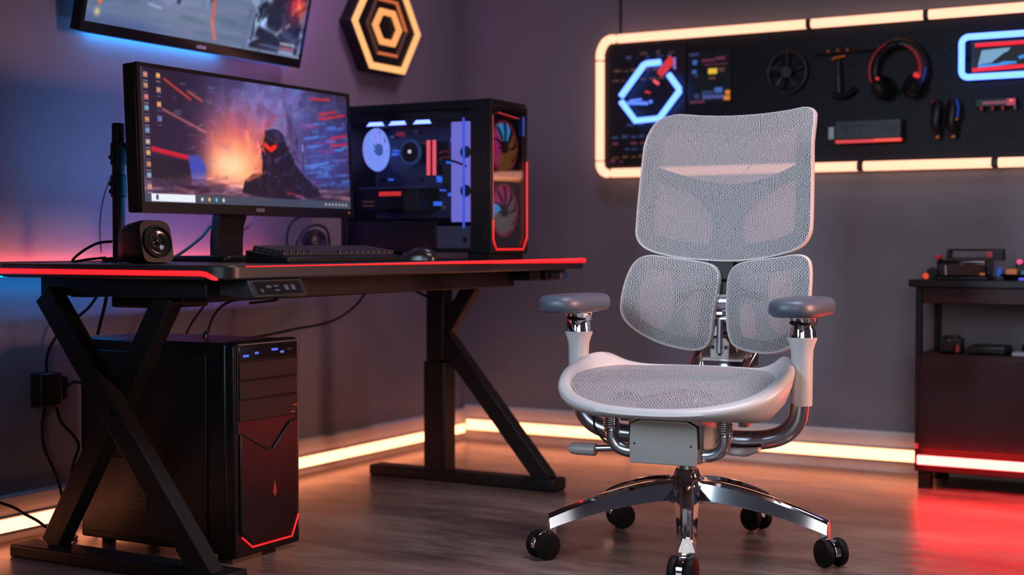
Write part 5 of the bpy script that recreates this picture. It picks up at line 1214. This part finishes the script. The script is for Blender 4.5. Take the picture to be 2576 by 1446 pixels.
for s in (-1, 1):
    MB().tube(spline([(W(0.085 * s), -0.095, 0.265), (W(0.110 * s), -0.095, 0.266), (W(0.134 * s), -0.096, 0.276), (W(0.147 * s), -0.098, 0.296), (W(0.149 * s), -0.10, 0.316), (W(0.149 * s), -0.10, 0.345)], 7), 0.0165, 18).build('spring_tube', M['brushed'], CH)
    pts = []
    for i in range(8 * 16 + 1):
        a = 2 * pi * i / 16; pts.append((W(0.149 * s) + 0.0185 * cos(a), -0.10 + 0.0185 * sin(a), 0.312 + 0.044 * i / 128))
    MB().tube(pts, 0.0026, 8).build('spring', M['chrome'], CH)
    MB().lathe([(0.013, 0.0), (0.021, 0.003), (0.023, 0.016), (0.014, 0.03)], Matrix.Translation((W(0.149 * s), -0.10, 0.352)), 24).build('spring_cap', M['white'], CH)
    # arm: chrome tube, white post, collar, bracket, pad
    MB().tube(spline([(W(0.080 * s), 0.055, 0.290), (W(0.15 * s), 0.055, 0.288), (W(0.215 * s), 0.055, 0.294), (W(0.262 * s), 0.055, 0.312), (W(0.290 * s), 0.055, 0.346), (W(0.298 * s), 0.055, 0.388)], 8), 0.0245, 22).build('arm_tube', M['brushed'], CH)
    rings = []
    for z, rx, ry in ((0.384, 0.0240, 0.025), (0.3845, 0.0262, 0.027), (0.44, 0.0266, 0.027), (0.50, 0.0272, 0.0275), (0.525, 0.0282, 0.0285), (0.540, 0.0325, 0.032), (0.551, 0.037, 0.036), (0.5545, 0.0375, 0.0365), (0.5565, 0.036, 0.035)):
        rings.append([(W(0.303 * s) + rx * cos(t), 0.055 + ry * sin(t), z) for t in np.linspace(0, 2 * pi, 32, endpoint=False)])
    MB().loft(rings, True, True).build('arm_post', M['white'], CH)
    rings = []
    for z, r, dx in ((0.5565, 0.0350, 0), (0.575, 0.0335, 0), (0.590, 0.029, 0), (0.599, 0.020, 0)):
        rings.append([(W(0.303 * s) + r * cos(t), 0.055 + r * sin(t), z) for t in np.linspace(0, 2 * pi, 28, endpoint=False)])
    MB().loft(rings, True, True).build('arm_collar', M['chrome'], CH)
    MB().torus((W(0.303 * s), 0.053, 0.5925), 0.027, 0.0050, 'z', 32, 8).build('arm_joint', M['rubber'], CH)
    px = 0.302 * s
    rings = []
    for t in range(6):
        u = t / 5; z = 0.582 + 0.038 * u; cx_ = W(0.303 * s) + 0.012 * (1 - u) + 0.0 * u; cy_ = 0.060 - 0.02 * u
        wx = 0.025 + 0.024 * u ** 1.6; wy = 0.022 + 0.050 * u ** 1.5
        rings.append([(cx_ + wx * cos(a), cy_ + wy * sin(a), z + 0.006 * cos(a) * (1 - u)) for a in np.linspace(0, 2 * pi, 24, endpoint=False)])
    MB().loft(rings, True, True).build('arm_bracket', M['chrome'], CH)
    MB().span((px - 0.034, -0.055, 0.608), (px + 0.030, 0.07, 0.617)).build('arm_plate', M['chrome'], CH, bevel=0.002)
    # pad: rounded slab, soft edges
    rings = []
    def pring(ins, z, dz=0):
        pts = []
        for k in range(48):
            a = 2 * pi * k / 48; c, q = cos(a), sin(a); e = 2.9
            pts.append((px + (0.067 - ins) * abs(c) ** (2 / e) * (1 if c >= 0 else -1), -0.022 + (0.152 - ins) * abs(q) ** (2 / e) * (1 if q >= 0 else -1), z))
        return pts
    for ins, z in ((0.020, 0.6145), (0.010, 0.615), (0.003, 0.620), (0.0, 0.628), (0.0, 0.640), (0.003, 0.650), (0.010, 0.656), (0.022, 0.6585), (0.04, 0.6595)): rings.append(pring(ins, z))
    MB().loft(rings, True, True).build('arm_pad', M['pad'], CH, smooth=80)
# lever and cable
MB().tube([(W(-0.08), -0.03, 0.268), (-0.235, -0.045, 0.258)], 0.0085, 12).build('lever_rod', M['brushed'], CH)
MB().loft([[(x, -0.045 + 0.020 * cos(a), 0.2545 + h * sin(a)) for a in np.linspace(0, 2 * pi, 20, endpoint=False)] for x, h in ((-0.232, 0.012), (-0.235, 0.0165), (-0.285, 0.0165), (-0.300, 0.014), (-0.306, 0.008))], True, True).build('lever', M['greige'], CH, bevel=0.001)
MB().tube(spline([(-0.245, -0.03, 0.345), (-0.244, -0.03, 0.318), (-0.230, -0.03, 0.292), (-0.205, -0.03, 0.272), (-0.165, -0.03, 0.262), (W(-0.08), -0.03, 0.262)], 6), 0.0032, 8).build('lever_cable', M['rubber'], CH)
# second lever under the right side
MB().loft([[(x, 0.02 + 0.016 * cos(a), z + h * sin(a)) for a in np.linspace(0, 2 * pi, 16, endpoint=False)] for x, z, h in ((0.075, 0.27, 0.008), (0.11, 0.262, 0.010), (0.150, 0.262, 0.011), (0.185, 0.272, 0.006))], True, True).build('tilt_lever', M['white'], CH)

# ---------------------------------------------------------------- seat
NT_ = 120
def lerpkeys(t, keys):
    t = t % 360; n = len(keys); K = sorted(keys)
    for i in range(n):
        a, b = K[i], K[(i + 1) % n]; bx = b[0] if i < n - 1 else b[0] + 360
        tt = t if t >= a[0] else t + 360
        if a[0] <= tt <= bx:
            p = K[i - 1]; q = K[(i + 2) % n]; px_ = p[0] if i > 0 else p[0] - 360; qx = q[0] if i < n - 2 else q[0] + 360
            h = bx - a[0]; u = (tt - a[0]) / h
            m0 = (b[1] - p[1]) / (bx - px_) * h; m1 = (q[1] - a[1]) / (qx - a[0]) * h
            return (2 * u ** 3 - 3 * u ** 2 + 1) * a[1] + (u ** 3 - 2 * u ** 2 + u) * m0 + (-2 * u ** 3 + 3 * u ** 2) * b[1] + (u ** 3 - u ** 2) * m1
    return K[0][1]
def seat_xy(t, ins=0.0):
    a = radians(t); c, s = cos(a), sin(a)
    if s < 0:
        ax, by, e = 0.302, 0.245, 2.25
    else:
        ax, by, e = 0.302, 0.265, 2.7
    x = (ax - ins) * abs(c) ** (2 / e) * (1 if c >= 0 else -1); y = (by - ins) * abs(s) ** (2 / e) * (1 if s >= 0 else -1)
    if y > 0: x *= 1 - 0.20 * (y / 0.265) ** 1.5
    return W(x), -0.035 + y
# t: -90 front, 0 right, 90 back
KZ = [(0, 0.474), (15, 0.500), (29, 0.501), (44, 0.478), (58, 0.462), (90, 0.459), (118, 0.461), (136, 0.474), (151, 0.497), (165, 0.496), (180, 0.472), (212, 0.424), (242, 0.399), (270, 0.392), (298, 0.399), (328, 0.424)]
KW = [(0, 0.050), (25, 0.050), (55, 0.028), (75, 0.013), (90, 0.012), (105, 0.013), (125, 0.026), (152, 0.038), (180, 0.034), (225, 0.030), (270, 0.024), (315, 0.042)]
KM = [(0, 0.448), (30, 0.460), (60, 0.459), (90, 0.459), (120, 0.460), (150, 0.464), (180, 0.453), (225, 0.410), (270, 0.393), (315, 0.410)]
ts = [360 * k / NT_ for k in range(NT_)]
def ring(fins, fz): return [(*seat_xy(t, fins(t)), fz(t)) for t in ts]
zr = lambda t: lerpkeys(t, KZ); wr = lambda t: lerpkeys(t, KW); zm = lambda t: lerpkeys(t, KM)
KB = [(0, 0.112), (30, 0.135), (60, 0.09), (90, 0.05), (120, 0.07), (150, 0.100), (180, 0.085), (225, 0.040), (270, 0.016), (315, 0.040)]
kb_ = lambda t: lerpkeys(t, KB)
rings = [ring(lambda t: wr(t) + 0.004, lambda t: zm(t) - 0.012), ring(wr, lambda t: zm(t) + 0.001), ring(lambda t: wr(t) * 0.72, lambda t: zm(t) * 0.45 + zr(t) * 0.55 + 0.003), ring(lambda t: wr(t) * 0.30, lambda t: zr(t)), ring(lambda t: 0.004, lambda t: zr(t) - 0.004), ring(lambda t: 0.0, lambda t: zr(t) - 0.013),
         ring(lambda t: 0.006, lambda t: zr(t) - 0.013 - 0.25 * kb_(t)), ring(lambda t: 0.022, lambda t: zr(t) - 0.013 - 0.6 * kb_(t)), ring(lambda t: 0.055, lambda t: zr(t) - 0.013 - 0.92 * kb_(t)), ring(lambda t: 0.10, lambda t: zr(t) - 0.010 - 1.0 * kb_(t)), ring(lambda t: 0.13, lambda t: zr(t) - 0.006 - 0.9 * kb_(t))]
MB().loft(rings).build('seat_frame', M['white'], CH, smooth=70)
NR = 22
mesh = []
for j in range(NR + 1):
    q = 1 - j / NR * 0.985
    rg = []
    for t in ts:
        x, y = seat_xy(t, wr(t)); cx_, cy_ = W(0.0), 0.0
        X_, Y_ = cx_ + (x - cx_) * q, cy_ + (y - cy_) * q
        zc = 0.434 + 0.030 * Y_ / 0.22
        rg.append((X_, Y_, zm(t) * q ** 2.4 + (zc + 0.012) * (1 - q ** 2.4)))
    mesh.append(rg)
MB().loft(mesh, False, True).build('seat_mesh', M['weave_seat'], CH, smooth=180)
# brackets between seat and mechanism
for s in (-1, 1):
    MB().loft([[(W(0.110 * s), -0.06, z), (W(0.215 * s), -0.06, z + dz), (W(0.215 * s), 0.12, z + dz), (W(0.110 * s), 0.12, z)] for z, dz in ((0.342, 0.022), (0.362, 0.032))], True, True).build('seat_bracket', M['white'], CH, bevel=0.006)
    MB().span((W(0.16 * s) - 0.012, 0.02, 0.325), (W(0.16 * s) + 0.012, 0.06, 0.352)).build('seat_clamp', M['brushed'], CH, bevel=0.004)
MB().span((W(-0.12), 0.00, 0.352), (W(0.12), 0.10, 0.372)).build('seat_crossbar', M['grey'], CH, bevel=0.005)

# ---------------------------------------------------------------- back: helpers for curved panels
def panel(outline, yf, name_mesh, name_frame, matm, bulge, band, wall, front_r=0.0045, nj=16, centre=None, framemat='white', lining=None, lin_d=0.010):
    P = spline([(x, 0, z) for x, z in outline], 5, closed=True); P = [(p.x, p.z) for p in P]; n = len(P)
    cx_ = sum(p[0] for p in P) / n if centre is None else centre[0]; cz_ = sum(p[1] for p in P) / n if centre is None else centre[1]
    nrm = []
    for i in range(n):
        tx, tz = P[(i + 1) % n][0] - P[i - 1][0], P[(i + 1) % n][1] - P[i - 1][1]; L = sqrt(tx * tx + tz * tz) or 1
        nx, nz = tz / L, -tx / L
        if nx * (P[i][0] - cx_) + nz * (P[i][1] - cz_) < 0: nx, nz = -nx, -nz
        nrm.append((nx, nz))
    def rg(off, dy): return [(P[i][0] + nrm[i][0] * off, yf(P[i][0] + nrm[i][0] * off, P[i][1] + nrm[i][1] * off) + dy, P[i][1] + nrm[i][1] * off) for i in range(n)]
    rings = []
    for j in range(nj + 1):
        q = 1 - 0.985 * j / nj
        row = []
        for i in range(n):
            x, z = cx_ + (P[i][0] - cx_) * q, cz_ + (P[i][1] - cz_) * q
            row.append((x, yf(x, z) - bulge * (1 - q ** 2.6), z))
        rings.append(row)
    m_ = MB().loft(rings, False, True).build(name_mesh, matm, CH, smooth=180)
    fr = MB().loft([rg(-0.002, 0.0022), rg(0.0000, -0.0012), rg(0.0014, -0.0010), rg(0.0028, 0.0030), rg(0.0040, wall * 0.6), rg(0.002, wall), rg(-0.010, wall + 0.002), rg(-0.010, wall * 0.6)], loop=True).build(name_frame, M[framemat], CH, smooth=60)
    inner = MB().loft([rg(-0.002, 0.006), rg(-band, 0.008 - bulge * 0.4), rg(-band, 0.013 - bulge * 0.4), rg(-0.002, 0.011)], loop=True).build('back_band', M['backframe'], CH, smooth=60)
    if lining:
        for k, poly_ in enumerate(lining(rg, P)):
            n2 = len(poly_); cxx = sum(p[0] for p in poly_) / n2; czz = sum(p[1] for p in poly_) / n2
            MB().loft([[(cxx + (a - cxx) * q, yf(cxx + (a - cxx) * q, czz + (b - czz) * q) + lin_d, czz + (b - czz) * q) for a, b in poly_] for q in (1, 0.8, 0.6, 0.4, 0.2, 0.02)], False, True).build('mesh_lining', M['lining'], CH, smooth=180)
    return m_, fr
# upper back
def yu(x, z):
    y = 0.262 + 0.085 * (z - 0.75) / 0.4 - 0.60 * (x - 0.015) ** 2
    if z > 1.06: y += 2.2 * (z - 1.06) ** 2 + 3.0 * (z - 1.06) * (abs(x - 0.015) / 0.24) ** 3 * 0.09
    return y
UO = [(-0.224, 1.06), (-0.217, 1.108), (-0.198, 1.139), (-0.152, 1.1535), (-0.08, 1.1475), (0.0, 1.144), (0.09, 1.146), (0.165, 1.153), (0.212, 1.1605), (0.236, 1.150), (0.243, 1.125), (0.246, 1.06), (0.251, 0.96), (0.255, 0.86), (0.252, 0.815), (0.228, 0.783), (0.17, 0.762), (0.10, 0.750), (0.03, 0.745), (-0.06, 0.749), (-0.135, 0.758), (-0.198, 0.778), (-0.225, 0.808), (-0.229, 0.85), (-0.228, 0.95)]
panel(UO, yu, 'back_mesh', 'back_frame', M['weave_back'], 0.006, 0.044, 0.036, centre=(0.014, 0.95), lining=lambda rg, P: [[(x, z) for x, y, z in rg(-0.040, 0)]], lin_d=0.028)
Yb = spline([(-0.205, 0, 1.012), (-0.097, 0, 0.975), (0.018, 0, 0.955), (0.118, 0, 0.968), (0.212, 0, 1.008)], 6)
Yl = spline([(0.212, 0, 0.968), (0.124, 0, 0.926), (0.074, 0, 0.881), (0.058, 0, 0.838), (0.066, 0, 0.79), (0.078, 0, 0.752)], 6) + spline([(-0.046, 0, 0.752), (-0.028, 0, 0.80), (-0.022, 0, 0.835), (-0.03, 0, 0.871), (-0.09, 0, 0.927), (-0.205, 0, 0.970)], 6)
poly = [(p.x, p.z) for p in Yb] + [(p.x, p.z) for p in Yl]
n_ = len(poly)
vs = [(a, yu(a, b) + 0.006, b) for a, b in poly] + [(a, yu(a, b) + 0.022, b) for a, b in poly]
MB().add(vs, [list(range(n_)), [n_ + k for k in range(n_)][::-1]] + [(k, (k + 1) % n_, n_ + (k + 1) % n_, n_ + k) for k in range(n_)]).build('back_brace', M['backframe'], CH)
# lumbar wings
def yl(x, z):
    d = (x - 0.02)
    return 0.232 + 0.045 * ((z - 0.62) / 0.14) ** 2 * 0.35 - 0.55 * d * d + 0.05 * (0.63 - z) ** 2 + 0.010
LO = [(-0.243, 0.70), (-0.222, 0.742), (-0.188, 0.757), (-0.125, 0.750), (-0.055, 0.741), (-0.012, 0.730), (0.004, 0.706), (0.003, 0.67), (-0.009, 0.60), (-0.017, 0.54), (-0.030, 0.512), (-0.06, 0.501), (-0.105, 0.505), (-0.165, 0.522), (-0.222, 0.555), (-0.252, 0.590), (-0.257, 0.63)]
def ell(cx_, cz_, rx, rz, rot=0.0, e=2.6):
    out = []
    for k in range(28):
        a = 2 * pi * k / 28; c, q = cos(a), sin(a); u = rx * abs(c) ** (2 / e) * (1 if c >= 0 else -1); v = rz * abs(q) ** (2 / e) * (1 if q >= 0 else -1)
        out.append((cx_ + u * cos(rot) - v * sin(rot), cz_ + u * sin(rot) + v * cos(rot)))
    return out
panel(LO, yl, 'lumbar_mesh', 'lumbar_frame', M['weave_pad'], 0.016, 0.034, 0.030, lining=lambda rg, P: [ell(-0.165, 0.640, 0.046, 0.082, -0.05), ell(-0.055, 0.600, 0.030, 0.062, -0.12)])
RO = [(0.032, 0.66), (0.036, 0.705), (0.055, 0.732), (0.10, 0.744), (0.165, 0.752), (0.222, 0.760), (0.252, 0.750), (0.262, 0.72), (0.262, 0.66), (0.257, 0.60), (0.238, 0.553), (0.20, 0.515), (0.15, 0.499), (0.09, 0.502), (0.050, 0.516), (0.036, 0.545), (0.031, 0.60)]
panel(RO, yl, 'lumbar_mesh', 'lumbar_frame', M['weave_pad'], 0.016, 0.034, 0.030, lining=lambda rg, P: [ell(0.180, 0.640, 0.034, 0.088, 0.0), ell(0.088, 0.580, 0.022, 0.050, 0.08)])
# chrome spine
rings = []
for z, w, y, d in ((0.340, 0.060, 0.20, 0.03), (0.38, 0.070, 0.26, 0.03), (0.42, 0.082, 0.300, 0.03), (0.455, 0.090, 0.315, 0.030), (0.490, 0.092, 0.312, 0.028), (0.508, 0.078, 0.306, 0.028), (0.522, 0.056, 0.302, 0.026), (0.540, 0.040, 0.298, 0.024), (0.570, 0.030, 0.296, 0.022), (0.62, 0.026, 0.298, 0.022), (0.68, 0.028, 0.304, 0.022), (0.74, 0.040, 0.312, 0.022)):
    rings.append([(0.008 + w * c, y - d * s, z) for c, s in ((-1, -0.2), (-0.92, 0.35), (-0.6, 0.30), (-0.3, 0.10), (0, 0.02), (0.3, 0.10), (0.6, 0.30), (0.92, 0.35), (1, -0.2), (0.8, -0.7), (-0.8, -0.7))])
MB().loft(rings, True, True).build('spine', M['chrome'], CH, smooth=50)
MB().tube([(-0.014, 0.288, 0.632), (0.034, 0.288, 0.632)], 0.0285, 28).build('spine_drum', M['brushed'], CH, bevel=0.003)
MB().tube([(-0.020, 0.290, 0.585), (0.034, 0.290, 0.585)], 0.012, 18).build('spine_pivot', M['brushed'], CH, bevel=0.002)
MB().span((-0.030, 0.270, 0.690), (0.045, 0.300, 0.752)).build('spine_head', M['black'], CH, bevel=0.006)
MB().span((-0.016, 0.272, 0.655), (0.036, 0.30, 0.688)).build('spine_block', M['grey'], CH, bevel=0.004)
pl_ = MB().prism([(-0.024, 0.476), (0.026, 0.476), (0.028, 0.520), (0.016, 0.533), (-0.014, 0.533), (-0.026, 0.520)], 'y', 0.276, 0.285).build('spine_plate', M['greige'], CH, bevel=0.002)
for x, z in ((-0.017, 0.508), (0.020, 0.508), (0.003, 0.490)): MB().cyl((x, 0.274, z), (x, 0.2765, z), 0.0055, n=14).build('bolt', M['black'], pl_)
MB().tube([(0.002, 0.272, 0.493), (0.004, 0.272, 0.585)], 0.0085, 14).build('spine_rod', M['brushed'], CH)
for s in (-1, 1):
    MB().tube(spline([(0.008 + 0.020 * s, 0.30, 0.665), (0.008 + 0.07 * s, 0.285, 0.655), (0.008 + 0.12 * s, 0.268, 0.645)], 5), 0.012, 12).build('lumbar_arm', M['black'], CH)
    MB().tube([(0.008 + 0.078 * s, 0.314, 0.49), (W(0.06 * s), 0.17, 0.345), (W(0.05 * s), 0.10, 0.325)], 0.016, 14).build('spine_arm', M['chrome'], CH)
# ------------------------------------------------------------------ camera
FPX = 3600.0
cam = bpy.data.cameras.new('camera'); co = bpy.data.objects.new('camera', cam); COL.objects.link(co)
cam.sensor_width = 36.0; cam.lens = FPX / 2576 * 36.0; cam.clip_start = 0.05; cam.clip_end = 60
pitch = math.atan(109 / FPX); yaw = radians(29.6)
co.location = (0, 0, 0.79); co.rotation_euler = (radians(90) - pitch, 0, yaw)
cam.dof.use_dof = True; cam.dof.focus_distance = 3.62; cam.dof.aperture_fstop = 1.9
scene.camera = co

# ------------------------------------------------------------------ light
w = bpy.data.worlds.new('world'); scene.world = w; w.use_nodes = True
bg = w.node_tree.nodes['Background']; bg.inputs[0].default_value = (0.70, 0.62, 0.85, 1); bg.inputs[1].default_value = 0.05
def area(name, loc, target, sx, sy, power, col, spread=180):
    l = bpy.data.lights.new(name, 'AREA'); l.shape = 'RECTANGLE'; l.size = sx; l.size_y = sy; l.energy = power; l.color = col; l.spread = radians(spread)
    o = bpy.data.objects.new(name, l); COL.objects.link(o); o.location = loc
    d = Vector(target) - Vector(loc); o.rotation_euler = d.to_track_quat('-Z', 'Y').to_euler(); return o
area('ceiling_lamp', (-0.75, 3.0, 2.56), (-0.85, 3.1, 0.0), 1.1, 1.1, 22, (0.93, 0.87, 1.0), 112)
area('added_front_fill', (0.45, -1.0, 1.45), (-1.30, 3.4, 0.55), 2.3, 1.8, 4.5, (1.0, 0.97, 1.0), 46)  # added unseen fill behind the camera, also brightens the chrome
area('left_cool_lamp', (-2.0, 0.5, 1.5), (-1.42, 3.4, 0.7), 0.4, 1.0, 4.5, (0.60, 0.80, 1.0), 50)
area('added_warm_fill', (0.55, 3.9, 1.05), (-1.42, 3.4, 0.75), 0.4, 1.0, 6, (1.0, 0.46, 0.33), 46)  # added unseen fill, stands in for glow of cabinet strip and tubes
area('added_wall_fill', (-2.35, 4.15, 2.57), (-3.05, 4.15, 1.2), 0.12, 0.9, 7.0, (0.95, 0.62, 1.0), 110)  # added unseen violet fill to brighten the left wall near the corner

vs_ = scene.view_settings
vs_.view_transform = 'Standard'; vs_.look = 'None'; vs_.exposure = 0.0; vs_.gamma = 1.0; vs_.use_curve_mapping = False
scene.display_settings.display_device = 'sRGB'
scene.cycles.max_bounces = 8; scene.cycles.diffuse_bounces = 3; scene.cycles.glossy_bounces = 4; scene.cycles.transparent_max_bounces = 12
scene.cycles.caustics_reflective = False; scene.cycles.caustics_refractive = False
scene.cycles.sample_clamp_indirect = 6.0
